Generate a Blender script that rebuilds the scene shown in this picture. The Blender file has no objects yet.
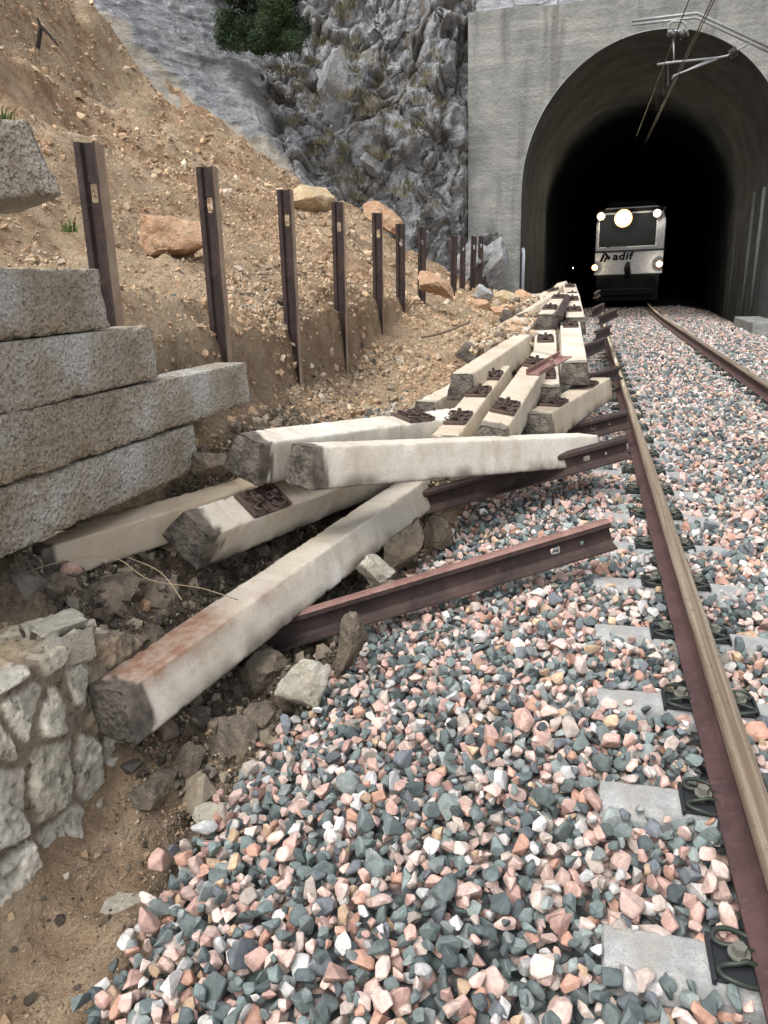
import bpy, bmesh, math, random
import numpy as np
from mathutils import Vector, Matrix
R = math.radians
random.seed(7); rng = np.random.default_rng(7)
scene = bpy.context.scene
COL = scene.collection
W, H = 768, 1024

# ------------------------------------------------------------------ camera
F_, PITCH, YAW, ROLL, CH, CX = 728.48, .313942, .26885, .03793, 1.67672, -1.42064
_f0 = np.array([-math.sin(YAW), math.cos(YAW), 0]); _r0 = np.array([math.cos(YAW), math.sin(YAW), 0])
FW = _f0*math.cos(PITCH)+np.array([0, 0, -math.sin(PITCH)])
_u0 = np.cross(_r0, FW)
RT = _r0*math.cos(ROLL)-_u0*math.sin(ROLL)
UP = np.cross(RT, FW)
CAM = np.array([CX, 0, CH])
cd = bpy.data.cameras.new('camera'); cam = bpy.data.objects.new('camera', cd); COL.objects.link(cam)
m = Matrix.Identity(4)
for i in range(3):
    m[i][0], m[i][1], m[i][2], m[i][3] = RT[i], UP[i], -FW[i], CAM[i]
cam.matrix_world = m
cd.sensor_fit = 'VERTICAL'; cd.sensor_height = 36; cd.lens = F_/H*36; cd.clip_end = 2000; cd.clip_start = .05
scene.camera = cam

def at(px, py, X=None, Y=None, Z=None):
    """world point seen at a pixel of the photograph, at a known X, Y or height"""
    d = (px-W/2)*RT/F_+(H/2-py)*UP/F_+FW
    t = (X-CAM[0])/d[0] if X is not None else (Y-CAM[1])/d[1] if Y is not None else (Z-CAM[2])/d[2]
    return CAM+t*d

# ------------------------------------------------------------------ noise
def _hash(ix, iy, iz, s):
    h = (ix.astype(np.int64)*374761393+iy.astype(np.int64)*668265263+iz.astype(np.int64)*2147483647+s*1274126177) & 0xffffffff
    h = ((h ^ (h >> 13))*1274126177) & 0xffffffff
    h = ((h ^ (h >> 16))*2246822519) & 0xffffffff
    return ((h ^ (h >> 15)) & 0xffffff)/float(0xffffff)
def vnoise(P, s=0):
    P = np.asarray(P, float); i = np.floor(P).astype(int); f = P-i; f = f*f*f*(f*(f*6-15)+10)
    x, y, z = i[..., 0], i[..., 1], i[..., 2]; fx, fy, fz = f[..., 0], f[..., 1], f[..., 2]
    def c(a, b, d): return _hash(x+a, y+b, z+d, s)
    l = lambda a, b, t: a+(b-a)*t
    v = l(l(l(c(0,0,0), c(1,0,0), fx), l(c(0,1,0), c(1,1,0), fx), fy), l(l(c(0,0,1), c(1,0,1), fx), l(c(0,1,1), c(1,1,1), fx), fy), fz)
    return v*2-1
def fbm(P, o=4, s=0, g=.5, ridge=False):
    P = np.asarray(P, float); t = 0; a = 1; n = 0
    for k in range(o):
        v = vnoise(P*2.03**k+k*17.3, s+k)
        if ridge: v = 1-2*np.abs(v)
        t = t+a*v; n += a; a *= g
    return t/n
def worley(P, s=0):
    """F1, F2 distances and a random id of the nearest cell"""
    P = np.asarray(P, float); i = np.floor(P).astype(int); sh = P.shape[:-1]
    f1 = np.full(sh, 9.); f2 = np.full(sh, 9.); cid = np.zeros(sh)
    for a in (-1, 0, 1):
        for b in (-1, 0, 1):
            for c in (-1, 0, 1):
                x, y, z = i[..., 0]+a, i[..., 1]+b, i[..., 2]+c
                q = np.stack([x+_hash(x, y, z, s), y+_hash(x, y, z, s+1), z+_hash(x, y, z, s+2)], -1)
                d = np.sqrt(((q-P)**2).sum(-1)); nr = d < f1
                f2 = np.where(nr, f1, np.minimum(f2, d)); cid = np.where(nr, _hash(x, y, z, s+3), cid); f1 = np.where(nr, d, f1)
    return f1, f2, cid

# ------------------------------------------------------------------ mesh helpers
def tag(o, label=None, cat=None, group=None, kind=None):
    if label: o['label'] = label
    if cat: o['category'] = cat
    if group: o['group'] = group
    if kind: o['kind'] = kind
    return o
def link(name, me, mats=(), parent=None, M=None):
    o = bpy.data.objects.new(name, me); COL.objects.link(o)
    if me is not None:
        me.name = name
        for m_ in (mats if isinstance(mats, (list, tuple)) else [mats]):
            if len(me.materials) < 32 and m_ is not None: me.materials.append(m_)
    if parent: o.parent = parent
    if M is not None: o.matrix_local = M
    return o
def empty(name, loc=(0, 0, 0), rz=0):
    o = bpy.data.objects.new(name, None); COL.objects.link(o); o.location = loc; o.rotation_euler = (0, 0, rz); o.empty_display_size = .1
    return o
def npmesh(name, V, Fc, smooth=True, mi=None, attrs=None):
    V = np.asarray(V, np.float32); Fc = np.asarray(Fc, np.int32); k = Fc.shape[1]
    me = bpy.data.meshes.new(name)
    me.vertices.add(len(V)); me.vertices.foreach_set('co', V.ravel())
    me.loops.add(Fc.size); me.loops.foreach_set('vertex_index', Fc.ravel())
    me.polygons.add(len(Fc)); me.polygons.foreach_set('loop_start', np.arange(0, Fc.size, k, dtype=np.int32))
    me.polygons.foreach_set('use_smooth', np.full(len(Fc), smooth))
    if mi is not None: me.polygons.foreach_set('material_index', np.asarray(mi, np.int32))
    for nm, a in (attrs or {}).items():
        a = np.asarray(a, np.float32)
        if a.ndim == 1:
            me.attributes.new(nm, 'FLOAT', 'POINT').data.foreach_set('value', a)
        else:
            c = np.ones((len(a), 4), np.float32); c[:, :3] = a
            me.attributes.new(nm, 'FLOAT_COLOR', 'POINT').data.foreach_set('color', c.ravel())
    me.update(calc_edges=True); me.validate()
    return me
def gridfaces(nu, nv, flip=False):
    a = np.arange(nu*nv).reshape(nu, nv)
    q = np.stack([a[:-1, :-1], a[1:, :-1], a[1:, 1:], a[:-1, 1:]], -1).reshape(-1, 4)
    return q[:, ::-1] if flip else q
class MB:
    """collects boxes, prisms and tubes for one mesh"""
    def __init__(s): s.v = []; s.f = []; s.m = []
    def add(s, v, f, mi=0, M=None):
        o = len(s.v)
        for p in v: s.v.append(tuple(M @ Vector(p)) if M is not None else tuple(p))
        for q in f: s.f.append([i+o for i in q]); s.m.append(mi)
        return s
    def box(s, a, b, mi=0, M=None):
        (x0, y0, z0), (x1, y1, z1) = a, b
        v = [(x0,y0,z0),(x1,y0,z0),(x1,y1,z0),(x0,y1,z0),(x0,y0,z1),(x1,y0,z1),(x1,y1,z1),(x0,y1,z1)]
        return s.add(v, [(3,2,1,0),(4,5,6,7),(0,1,5,4),(1,2,6,5),(2,3,7,6),(3,0,4,7)], mi, M)
    def prism(s, prof, y0, y1, mi=0, M=None, mifn=None):
        """profile of (x, z) points extruded along y"""
        n = len(prof); v = [(x, y0, z) for x, z in prof]+[(x, y1, z) for x, z in prof]
        f = [(i, i+n, (i+1) % n+n, (i+1) % n) for i in range(n)]
        o = len(s.v); s.add(v, f+[list(range(n)), list(range(2*n-1, n-1, -1))], mi, M)
        if mifn:
            for i in range(n): s.m[-(n+2)+i] = mifn(i)
        return s
    def tube(s, pts, r, n=8, mi=0, caps=True):
        pts = [Vector(p) for p in pts]; o = len(s.v); prev = None
        rs = r if isinstance(r, (list, tuple)) else [r]*len(pts)
        for i, p in enumerate(pts):
            t = (pts[min(i+1, len(pts)-1)]-pts[max(i-1, 0)]).normalized()
            if prev is None:
                prev = t.orthogonal().normalized()
            u = (prev-t*prev.dot(t)).normalized(); prev = u; w = t.cross(u)
            for k in range(n):
                a = 2*math.pi*k/n; s.v.append(tuple(p+(u*math.cos(a)+w*math.sin(a))*rs[i]))
        for i in range(len(pts)-1):
            for k in range(n):
                a = o+i*n+k; b = o+i*n+(k+1) % n
                s.f.append([a, b, b+n, a+n]); s.m.append(mi)
        if caps:
            s.f.append([o+k for k in range(n)][::-1]); s.m.append(mi)
            e = o+(len(pts)-1)*n; s.f.append([e+k for k in range(n)]); s.m.append(mi)
        return s
    def mesh(s, name, smooth=False, bevel=0, seg=2):
        me = bpy.data.meshes.new(name); me.from_pydata(s.v, [], s.f); me.update()
        bm = bmesh.new(); bm.from_mesh(me)
        for f, mi in zip(bm.faces, s.m): f.material_index = mi
        bmesh.ops.recalc_face_normals(bm, faces=bm.faces)
        if bevel:
            bmesh.ops.bevel(bm, geom=list(bm.edges), offset=bevel, segments=seg, profile=.5, affect='EDGES', clamp_overlap=True)
        for f in bm.faces: f.smooth = smooth
        bm.to_mesh(me); bm.free()
        return me
    def build(s, name, mats, parent=None, smooth=False, bevel=0, M=None, seg=2):
        return link(name, s.mesh(name, smooth, bevel, seg), mats, parent, M)
def frame(A, B, roll=0):
    """matrix with local x from A to B, local z as near up as can be, origin halfway"""
    A, B = Vector(A), Vector(B); x = (B-A).normalized(); z = Vector((0, 0, 1)); y = z.cross(x).normalized(); z = x.cross(y)
    M = Matrix((x, y, z)).transposed().to_4x4() @ Matrix.Rotation(roll, 4, 'X'); M.translation = (A+B)/2
    return M

# ------------------------------------------------------------------ materials
class NT:
    def __init__(s, name, rough=.8, spec=.3):
        s.m = bpy.data.materials.new(name); s.m.use_nodes = True; s.t = s.m.node_tree; s.n = s.t.nodes; s.b = s.n['Principled BSDF']
        s.b.inputs['Roughness'].default_value = rough; s.b.inputs['Specular IOR Level'].default_value = spec
        s.co = None
    def node(s, ty, **kw):
        n = s.n.new(ty)
        for k, v in kw.items():
            if hasattr(n, k): setattr(n, k, v)
        return n
    def set(s, sock, v):
        if isinstance(v, bpy.types.NodeSocket): s.t.links.new(v, sock)
        elif isinstance(v, (int, float)): sock.default_value = v
        else: sock.default_value = (*v, 1) if len(sock.default_value) == 4 and len(v) == 3 else v
    def coord(s, kind='Object', scale=(1, 1, 1)):
        c = s.node('ShaderNodeTexCoord'); mp = s.node('ShaderNodeMapping'); s.t.links.new(c.outputs[kind], mp.inputs[0]); mp.inputs['Scale'].default_value = scale
        return mp.outputs[0]
    def noise(s, scale, det=5, rough=.6, vec=None, dist=0):
        n = s.node('ShaderNodeTexNoise'); n.inputs['Scale'].default_value = scale; n.inputs['Detail'].default_value = det; n.inputs['Roughness'].default_value = rough; n.inputs['Distortion'].default_value = dist
        s.t.links.new(vec if vec is not None else s.base(), n.inputs['Vector']); return n.outputs[0]
    def voro(s, scale, vec=None, out='Distance', feature='F1', rand=1):
        n = s.node('ShaderNodeTexVoronoi', feature=feature); n.inputs['Scale'].default_value = scale; n.inputs['Randomness'].default_value = rand
        s.t.links.new(vec if vec is not None else s.base(), n.inputs['Vector']); return n.outputs[out]
    def base(s):
        if s.co is None: s.co = s.coord()
        return s.co
    def ramp(s, fac, stops, mode='LINEAR'):
        n = s.node('ShaderNodeValToRGB'); s.t.links.new(fac, n.inputs[0]); e = n.color_ramp.elements; n.color_ramp.interpolation = mode
        while len(e) < len(stops): e.new(.5)
        for x, (p, c) in zip(e, stops):
            x.position = p; x.color = (*c, 1) if not isinstance(c, (int, float)) else (c, c, c, 1)
        return n.outputs[0]
    def mix(s, fac, a, b, mode='MIX'):
        n = s.node('ShaderNodeMix', data_type='RGBA', blend_type=mode); s.set(n.inputs[0], fac); s.set(n.inputs[6], a); s.set(n.inputs[7], b); return n.outputs[2]
    def math(s, op, a, b=0.):
        n = s.node('ShaderNodeMath', operation=op); s.set(n.inputs[0], a); s.set(n.inputs[1], b); return n.outputs[0]
    def bump(s, h, strength=.5, dist=.02, prev=None):
        n = s.node('ShaderNodeBump'); n.inputs['Strength'].default_value = strength; n.inputs['Distance'].default_value = dist; s.t.links.new(h, n.inputs['Height'])
        if prev: s.t.links.new(prev, n.inputs['Normal'])
        return n.outputs[0]
    def attr(s, name, out='Color'):
        n = s.node('ShaderNodeAttribute'); n.attribute_name = name; return n.outputs[out]
    def rnd(s): return s.node('ShaderNodeObjectInfo').outputs['Random']
    def fin(s, col, normal=None, rough=None):
        s.set(s.b.inputs['Base Color'], col)
        if normal is not None: s.t.links.new(normal, s.b.inputs['Normal'])
        if rough is not None: s.set(s.b.inputs['Roughness'], rough)
        return s.m

def mat_plain(name, c, rough=.6, metal=0, emit=0):
    t = NT(name, rough); t.b.inputs['Metallic'].default_value = metal
    n = t.noise(9, 4); col = t.mix(t.ramp(n, [(.3, 0), (.7, 1)]), tuple(x*.8 for x in c), tuple(min(1, x*1.12) for x in c))
    if emit:
        t.b.inputs['Emission Color'].default_value = (*c, 1); t.b.inputs['Emission Strength'].default_value = emit
    return t.fin(col, t.bump(t.noise(60, 3), .12, .004))

def m_sleeper():
    t = NT('weathered_sleeper_concrete', .82); pv = t.voro(60); n1 = t.noise(1.7, 6, .65, dist=.5); n2 = t.noise(9, 6, .7); n3 = t.noise(70, 4, .7)
    st = t.coord('Object', (9, 2.2, 3)); n4 = t.noise(1, 5, .6, st)
    tone = t.attr('tone', 'Fac')
    c = t.mix(t.ramp(n1, [(.35, 0), (.62, 1)]), (.55, .51, .43), (.69, .665, .60))
    c = t.mix(t.math('MULTIPLY', t.ramp(n4, [(.52, 0), (.72, 1)]), .55), c, (.36, .29, .21))
    c = t.mix(t.math('MULTIPLY', t.ramp(n2, [(.55, 0), (.75, 1)]), .5), c, (.40, .32, .22))
    c = t.mix(t.ramp(n3, [(.56, 0), (.66, .5)]), c, (.33, .27, .2)); c = t.mix(t.ramp(t.noise(28, 6, .75), [(.57, 0), (.66, .55)]), c, (.36, .29, .21)); c = t.mix(t.ramp(pv, [(.05, .6), (.12, 0)]), c, (.2, .16, .12))
    c = t.mix(tone, c, t.mix(t.ramp(n1, [(.35, 0), (.65, 1)]), (.38, .30, .205), (.50, .41, .30))); c = t.mix(t.math('MULTIPLY', t.attr('red', 'Fac'), t.ramp(n2, [(.3, .3), (.6, 1)])), c, (.27, .15, .10))
    e = t.attr('mud', 'Fac'); c = t.mix(e, c, t.mix(t.ramp(n2, [(.4, 0), (.6, 1)]), (.06, .05, .042), (.16, .135, .11)))
    bp = t.bump(n3, .5, .004); bp = t.bump(n2, .25, .006, bp); bp = t.bump(t.ramp(pv, [(0, 0), (.16, 1)]), .5, .004, bp)
    return t.fin(c, bp)
def m_rough_conc():
    t = NT('rough_aggregate_concrete', .9); n1 = t.noise(2.2, 5, .6); n2 = t.noise(14, 6, .72); v = t.voro(42); v2 = t.voro(85)
    c = t.mix(t.ramp(n1, [(.38, 0), (.62, 1)]), (.33, .28, .21), (.50, .465, .40))
    c = t.mix(t.ramp(v, [(.06, .85), (.24, 0)]), c, (.15, .13, .105))
    c = t.mix(t.ramp(n2, [(.58, 0), (.7, .7)]), c, (.66, .64, .59))
    c = t.mix(t.attr('mud', 'Fac'), c, (.40, .31, .20))
    c = t.mix(t.ramp(t.noise(2.3, 5), [(.58, 0), (.66, .6)]), c, (.62, .62, .60))
    b = t.bump(v2, .9, .008); b = t.bump(v, 1, .022, b); b = t.bump(n2, .8, .03, b)
    return t.fin(c, b)
def m_end_conc():
    t = NT('broken_concrete_end', .92); n1 = t.noise(9, 6, .7); v = t.voro(40)
    c = t.mix(t.ramp(n1, [(.4, 0), (.62, 1)]), (.05, .043, .037), (.165, .145, .12)); c = t.mix(t.ramp(v, [(.05, .6), (.3, 0)]), c, (.08, .065, .055))
    return t.fin(c, t.bump(v, .8, .012, t.bump(n1, .9, .02)))
def m_new_sleeper():
    t = NT('pale_sleeper_concrete', .8); n2 = t.noise(9, 6, .7); n3 = t.noise(160, 3, .7)
    c = t.mix(t.ramp(n2, [(.38, 0), (.65, 1)]), (.25, .255, .25), (.41, .41, .40))
    c = t.mix(t.ramp(n3, [(.50, 0), (.60, .65)]), c, (.22, .22, .215)); c = t.mix(t.ramp(t.noise(3.1, 4), [(.5, 0), (.65, .5)]), c, (.34, .30, .24))
    return t.fin(c, t.bump(n3, .5, .003, t.bump(n2, .3, .006)))
def m_rust(name, a, b, c3, rough=.72, s=1.):
    t = NT(name, rough, .35); n1 = t.noise(5*s, 6, .68, dist=.6); n2 = t.noise(30*s, 6, .7); st = t.coord('Object', (2, 2, 2)); n3 = t.noise(1.6, 4, .6, st)
    c = t.mix(t.ramp(n1, [(.38, 0), (.63, 1)]), a, b); c = t.mix(t.ramp(n2, [(.56, 0), (.72, .8)]), c, c3)
    c = t.mix(t.math('MULTIPLY', t.ramp(n3, [(.6, 0), (.75, 1)]), .35), c, tuple(min(1, x*2.3) for x in b))
    return t.fin(c, t.bump(n2, .45, .004, t.bump(n1, .3, .008)))
def m_soil():
    t = NT('clay_soil', .95, .15); w = t.base(); n1 = t.noise(.55, 6, .6, dist=.4); n2 = t.noise(3.2, 7, .68, dist=.3); n3 = t.noise(22, 6, .72); v = t.voro(30, out='Distance')
    c = t.mix(t.ramp(n1, [(.40, 0), (.60, 1)]), (.43, .29, .18), (.54, .41, .275))
    c = t.mix(t.ramp(n2, [(.40, .0), (.62, .8)]), c, (.58, .46, .32))
    c = t.mix(t.ramp(n2, [(.28, .85), (.46, 0)]), c, (.25, .155, .09))
    c = t.mix(t.ramp(n3, [(.56, 0), (.70, .6)]), c, (.19, .13, .085))
    c = t.mix(t.attr('tan', 'Fac'), c, t.mix(t.ramp(n2, [(.4, 0), (.6, 1)]), (.33, .205, .125), (.49, .345, .225)))
    c = t.mix(t.attr('sand', 'Fac'), c, t.mix(t.ramp(n2, [(.42, 0), (.58, 1)]), (.44, .315, .20), (.60, .455, .31)))
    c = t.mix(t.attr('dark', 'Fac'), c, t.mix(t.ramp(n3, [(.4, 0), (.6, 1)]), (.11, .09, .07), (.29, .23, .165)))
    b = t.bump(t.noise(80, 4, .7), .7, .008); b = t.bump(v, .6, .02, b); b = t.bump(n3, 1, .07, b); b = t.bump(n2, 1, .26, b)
    return t.fin(c, b)
def m_cliff():
    t = NT('grey_limestone', .85, .25); n1 = t.noise(.8, 8, .66, dist=.25); n2 = t.noise(3.6, 8, .72, dist=.2); n3 = t.noise(18, 6, .75)
    sc = t.coord('Object', (1.5, 1.5, 5.5)); n4 = t.noise(2.2, 8, .72, sc, .25)
    wp = t.node('ShaderNodeVectorMath', operation='MULTIPLY_ADD'); t.t.links.new(t.node('ShaderNodeTexNoise').outputs[1], wp.inputs[0]); wp.inputs[1].default_value = (.5, .5, .5); t.t.links.new(t.base(), wp.inputs[2])
    wm = t.node('ShaderNodeMapping'); t.t.links.new(wp.outputs[0], wm.inputs[0]); wm.inputs['Rotation'].default_value = (.5, .6, .2); wm.inputs['Scale'].default_value = (1, 1, .4)
    j1 = t.ramp(t.voro(1.1, wm.outputs[0], feature='DISTANCE_TO_EDGE'), [(0, 1), (.025, 0)]); j2 = t.ramp(t.voro(3.4, wm.outputs[0], feature='DISTANCE_TO_EDGE'), [(0, 1), (.03, 0)])
    nsl = t.math('SUBTRACT', 1., t.attr('slab', 'Fac')); jj = t.math('MAXIMUM', t.math('MULTIPLY', j1, nsl), t.math('MULTIPLY', j2, t.ramp(n1, [(.5, 0), (.6, .5)])))
    c = t.mix(t.ramp(n1, [(.38, 0), (.60, 1)]), (.32, .335, .36), (.54, .555, .575))
    c = t.mix(t.ramp(n2, [(.50, 0), (.60, .85)]), c, (.68, .69, .70))
    c = t.mix(t.ramp(n4, [(.38, .55), (.48, 0)]), c, (.20, .21, .225))
    c = t.mix(t.ramp(n3, [(.56, 0), (.68, .45)]), c, (.18, .18, .18))
    c = t.mix(t.math('MULTIPLY', jj, .65), c, (.10, .10, .10))
    c = t.mix(t.attr('crack', 'Fac'), c, t.mix(t.ramp(n3, [(.4, 0), (.6, 1)]), (.12, .11, .09), (.30, .25, .17)))
    c = t.mix(t.math('MULTIPLY', t.ramp(t.noise(1.1, 5), [(.60, 0), (.7, 1)]), .35), c, (.36, .28, .19))
    c = t.mix(t.attr('pale', 'Fac'), c, (.66, .60, .50))
    b = t.bump(n3, 1, .07); b = t.bump(n4, .9, .12, b); b = t.bump(n2, 1, .28, b); b = t.bump(jj, .9, -.12, b)
    return t.fin(c, b)
def m_portal():
    t = NT('board_marked_concrete', .88, .2); w = t.coord('Object', (.25, .25, 3.2)); n1 = t.noise(.8, 6, .62, dist=.5); nb = t.noise(1.1, 5, .6, w); n3 = t.noise(9, 6, .7)
    ws = t.coord('Object', (2.2, 2.2, .22)); ns = t.noise(1, 5, .6, ws)
    wv = t.node('ShaderNodeTexWave', wave_type='BANDS', bands_direction='Z', wave_profile='SAW'); wv.inputs['Scale'].default_value = 1.05; wv.inputs['Distortion'].default_value = .6; wv.inputs['Detail'].default_value = 2; t.t.links.new(t.base(), wv.inputs['Vector'])
    ln = t.ramp(wv.outputs[1], [(0, 1), (.05, 0), (1, 0)])
    c = t.mix(t.ramp(n1, [(.36, 0), (.64, 1)]), (.175, .183, .172), (.285, .287, .268))
    c = t.mix(t.math('MULTIPLY', t.ramp(nb, [(.5, 0), (.7, 1)]), .5), c, (.40, .39, .36))
    c = t.mix(t.math('MULTIPLY', t.ramp(ns, [(.52, 0), (.66, 1)]), .65), c, (.13, .128, .118))
    c = t.mix(t.math('MULTIPLY', t.math('MULTIPLY', ln, n1), .3), c, (.15, .15, .14))
    c = t.mix(t.ramp(n3, [(.6, 0), (.75, .5)]), c, (.17, .17, .16))
    b = t.bump(n3, .9, .06); b = t.bump(ln, .25, -.02, b); b = t.bump(n1, .4, .1, b)
    return t.fin(c, b)
def m_attrcol(name, rough=.7, s=60, spec=.3, bs=.35):
    t = NT(name, rough, spec); c = t.attr('tint'); n = t.noise(s, 5, .7); n2 = t.noise(s*.3, 3, .6)
    c = t.mix(t.ramp(n, [(.4, 0), (.7, .45)]), c, (.5, .48, .45), 'MIX') if False else t.mix(1., c, t.ramp(n, [(.3, .68), (.55, 1.), (.75, 1.25)]), 'MULTIPLY')
    c = t.mix(1., c, t.ramp(n2, [(.3, .82), (.7, 1.15)]), 'MULTIPLY')
    return t.fin(c, t.bump(n, bs, .004))
def m_rock(name, a, b, c3, s=1., dirt=(.3, .22, .14)):
    t = NT(name, .9, .2); n1 = t.noise(3*s, 6, .65, dist=.5); n2 = t.noise(14*s, 6, .7)
    c = t.mix(t.ramp(n1, [(.38, 0), (.62, 1)]), a, b); c = t.mix(t.ramp(n2, [(.54, 0), (.7, .8)]), c, c3)
    c = t.mix(t.math('MULTIPLY', t.ramp(t.noise(1.3*s, 4), [(.5, 0), (.68, 1)]), .55), c, dirt)
    return t.fin(c, t.bump(n2, 1, .05/s, t.bump(n1, .9, .12/s)))

M_SLP = m_sleeper(); M_ROUGH = m_rough_conc(); M_END = m_end_conc(); M_NEW = m_new_sleeper()
M_RUSTD = m_rust('dark_rusted_steel', (.022, .015, .014), (.055, .034, .030), (.10, .058, .045))
M_RUSTR = m_rust('reddish_rusted_steel', (.17, .085, .07), (.25, .15, .125), (.32, .23, .17))
M_RUSTB = m_rust('brown_rusted_flange', (.24, .17, .12), (.36, .275, .20), (.42, .33, .24))
M_FOOT = m_rust('maroon_rail_side', (.06, .034, .034), (.095, .052, .05), (.13, .08, .07))
t = NT('worn_rail_head', .4, .5); st_ = t.coord('Object', (38, .5, 38)); n_a = t.noise(1.5, 5, .6, st_); n_b = t.noise(26, 6, .7)
c = t.mix(t.ramp(n_a, [(.36, 0), (.62, 1)]), (.16, .115, .075), (.34, .28, .21)); c = t.mix(t.ramp(n_b, [(.54, 0), (.66, .6)]), c, (.13, .09, .06)); t.b.inputs['Metallic'].default_value = .3
M_HEAD = t.fin(c, t.bump(n_b, .35, .002), t.ramp(n_a, [(.3, .6), (.65, .3)]))
M_CLIP = mat_plain('oily_spring_steel', (.045, .055, .045), .45, .3)
M_CLIPR = m_rust('rusty_fastening_steel', (.045, .033, .03), (.1, .065, .05), (.15, .09, .06))
M_BOLT = mat_plain('grey_bolt_steel', (.2, .2, .17), .55, .3)
M_PAD = mat_plain('black_rubber_pad', (.025, .028, .032), .6)
M_SOIL = m_soil(); M_CLIFF = m_cliff(); M_PORT = m_portal()
M_BAL = m_attrcol('ballast_stone', .72, 55); M_PEB = m_attrcol('earthy_rubble', .95, 30, .1, .7)
M_GALV = mat_plain('galvanised_steel', (.30, .31, .32), .5, .5)
M_WIRE = mat_plain('copper_wire', (.08, .06, .05), .5, .5)
M_INS = mat_plain('brown_porcelain', (.05, .04, .04), .3)

# ------------------------------------------------------------------ world and light (overcast)
wd = bpy.data.worlds.new('World'); scene.world = wd; wd.use_nodes = True
nt = wd.node_tree; bg = nt.nodes['Background']; sky = nt.nodes.new('ShaderNodeTexSky'); sky.sky_type = 'NISHITA'; sky.sun_disc = False
SE, SR = R(58), R(205)
sky.sun_elevation = SE; sky.sun_rotation = SR; sky.air_density = 1.; sky.dust_density = 4; sky.ozone_density = 1
hs = nt.nodes.new('ShaderNodeHueSaturation'); hs.inputs['Saturation'].default_value = .28; hs.inputs['Value'].default_value = 1.
nt.links.new(sky.outputs[0], hs.inputs['Color']); nt.links.new(hs.outputs[0], bg.inputs[0]); bg.inputs[1].default_value = .15
sl = bpy.data.lights.new('sun', 'SUN'); sl.energy = .85; sl.angle = R(35); sl.color = (1, .975, .94)
so = bpy.data.objects.new('sun', sl); COL.objects.link(so)
sdir = Vector((math.sin(SR)*math.cos(SE), math.cos(SR)*math.cos(SE), math.sin(SE)))   # towards the sun
so.rotation_euler = sdir.to_track_quat('Z', 'Y').to_euler()
scene.view_settings.view_transform = 'Standard'; scene.view_settings.look = 'None'; scene.view_settings.exposure = 1.0; scene.view_settings.gamma = 1
scene.cycles.use_denoising = True
scene.cycles.max_bounces = 6; scene.cycles.diffuse_bounces = 3

# ------------------------------------------------------------------ terrain
def trackx(y):                      # the line bends gently to the right inside the tunnel
    y = np.asarray(y, float); return np.where(y > 22, (y-22)**2/480., 0)
ctrl = []
def C_(Y, prof): ctrl.extend([(x, Y, z) for x, z in prof])
C_(-2, [(-2.2,-.2),(-2.9,-.5),(-3.2,-.5),(-3.6,.3),(-4.2,1.2),(-6,1.6),(-12,5.5)])
C_(1.0, [(-2.2,-.18),(-2.55,-.34),(-2.75,-.46),(-3.2,-.5),(-3.55,.28),(-3.85,.4),(-4.3,1.45),(-5,1.5),(-6,1.6),(-9,3.6),(-14,7)])
C_(2.0, [(-2.2,-.16),(-2.6,-.34),(-2.8,-.46),(-3.2,-.45),(-3.5,.28),(-3.85,.4),(-4.3,1.4),(-5,1.45),(-9,3.6)])
C_(2.8, [(-2.2,-.14),(-2.5,-.26),(-2.8,-.34),(-3.15,-.18),(-3.4,.12),(-3.6,.26),(-3.85,.32),(-4.3,1.35),(-5,1.4),(-6,1.6)])
C_(3.7, [(-2.15,-.12),(-2.4,-.2),(-2.7,-.3),(-3.1,-.08),(-3.5,.14),(-3.75,.22),(-3.9,.34),(-4.25,1.1),(-4.6,1.35),(-5.5,1.42),(-7,2.2)])
C_(4.6, [(-2.1,-.1),(-2.35,-.14),(-2.7,-.2),(-3.2,.1),(-3.8,.42),(-4.2,.9),(-4.6,1.32),(-5.5,1.42),(-9,3.9)])
C_(5.6, [(-2.1,-.08),(-2.4,-.08),(-2.8,.02),(-3.3,.3),(-3.9,.6),(-4.3,.95),(-4.65,1.33),(-5.6,1.45),(-7,2.1)])
C_(6.8, [(-2.0,-.06),(-2.4,.0),(-2.8,.18),(-3.4,.42),(-4.0,.62),(-4.3,.92),(-4.6,1.28),(-5.2,1.4),(-6,1.7),(-8,3.1)])
C_(8.2, [(-2.0,-.05),(-2.4,.1),(-2.8,.35),(-3.4,.46),(-4.05,.55),(-4.4,1.1),(-4.8,1.38),(-6,1.9),(-10.5,5.3)])
C_(10, [(-1.9,.0),(-2.4,.3),(-2.9,.6),(-3.4,.72),(-4.05,.88),(-4.5,1.35),(-5,1.6),(-6,2.1),(-8,3.5)])
C_(12.5, [(-1.8,.1),(-2.4,.6),(-2.9,.8),(-3.5,1.0),(-4.1,1.2),(-5,1.7),(-6,2.2),(-8,3.45)])
C_(16, [(-1.7,.1),(-2.4,.7),(-3,.9),(-4.1,1.15),(-5,1.6),(-6,2.2),(-8,3.5)])
C_(20, [(-1.7,.1),(-2.5,.8),(-3.2,1.0),(-4.2,1.15),(-5.2,1.6),(-6.5,2.5),(-7.5,3.2)])
C_(23, [(-1.8,.1),(-2.6,.8),(-3.4,.95),(-4.4,1.1),(-6,2.1),(-8,2.8)])
for x, y, Y in [(0,0,12),(68,0,15.5),(20,60,11),(60,110,12),(100,100,14),(160,100,16.5),(215,140,17),(255,165,18),(300,185,19),(380,230,20.5),(100,160,10.5),(200,180,11.5),(260,230,12),(150,250,8.5),(60,200,8),(330,215,14)]:
    p = at(x, y, Y=Y); ctrl.append(tuple(p))
ctrl += [(-14,24,5),(-20,24,7),(-11,24,4),(-26,12,14),(-26,0,14),(-20,20,11),(-18,6,9)]
ctrl = np.array(ctrl)
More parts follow.
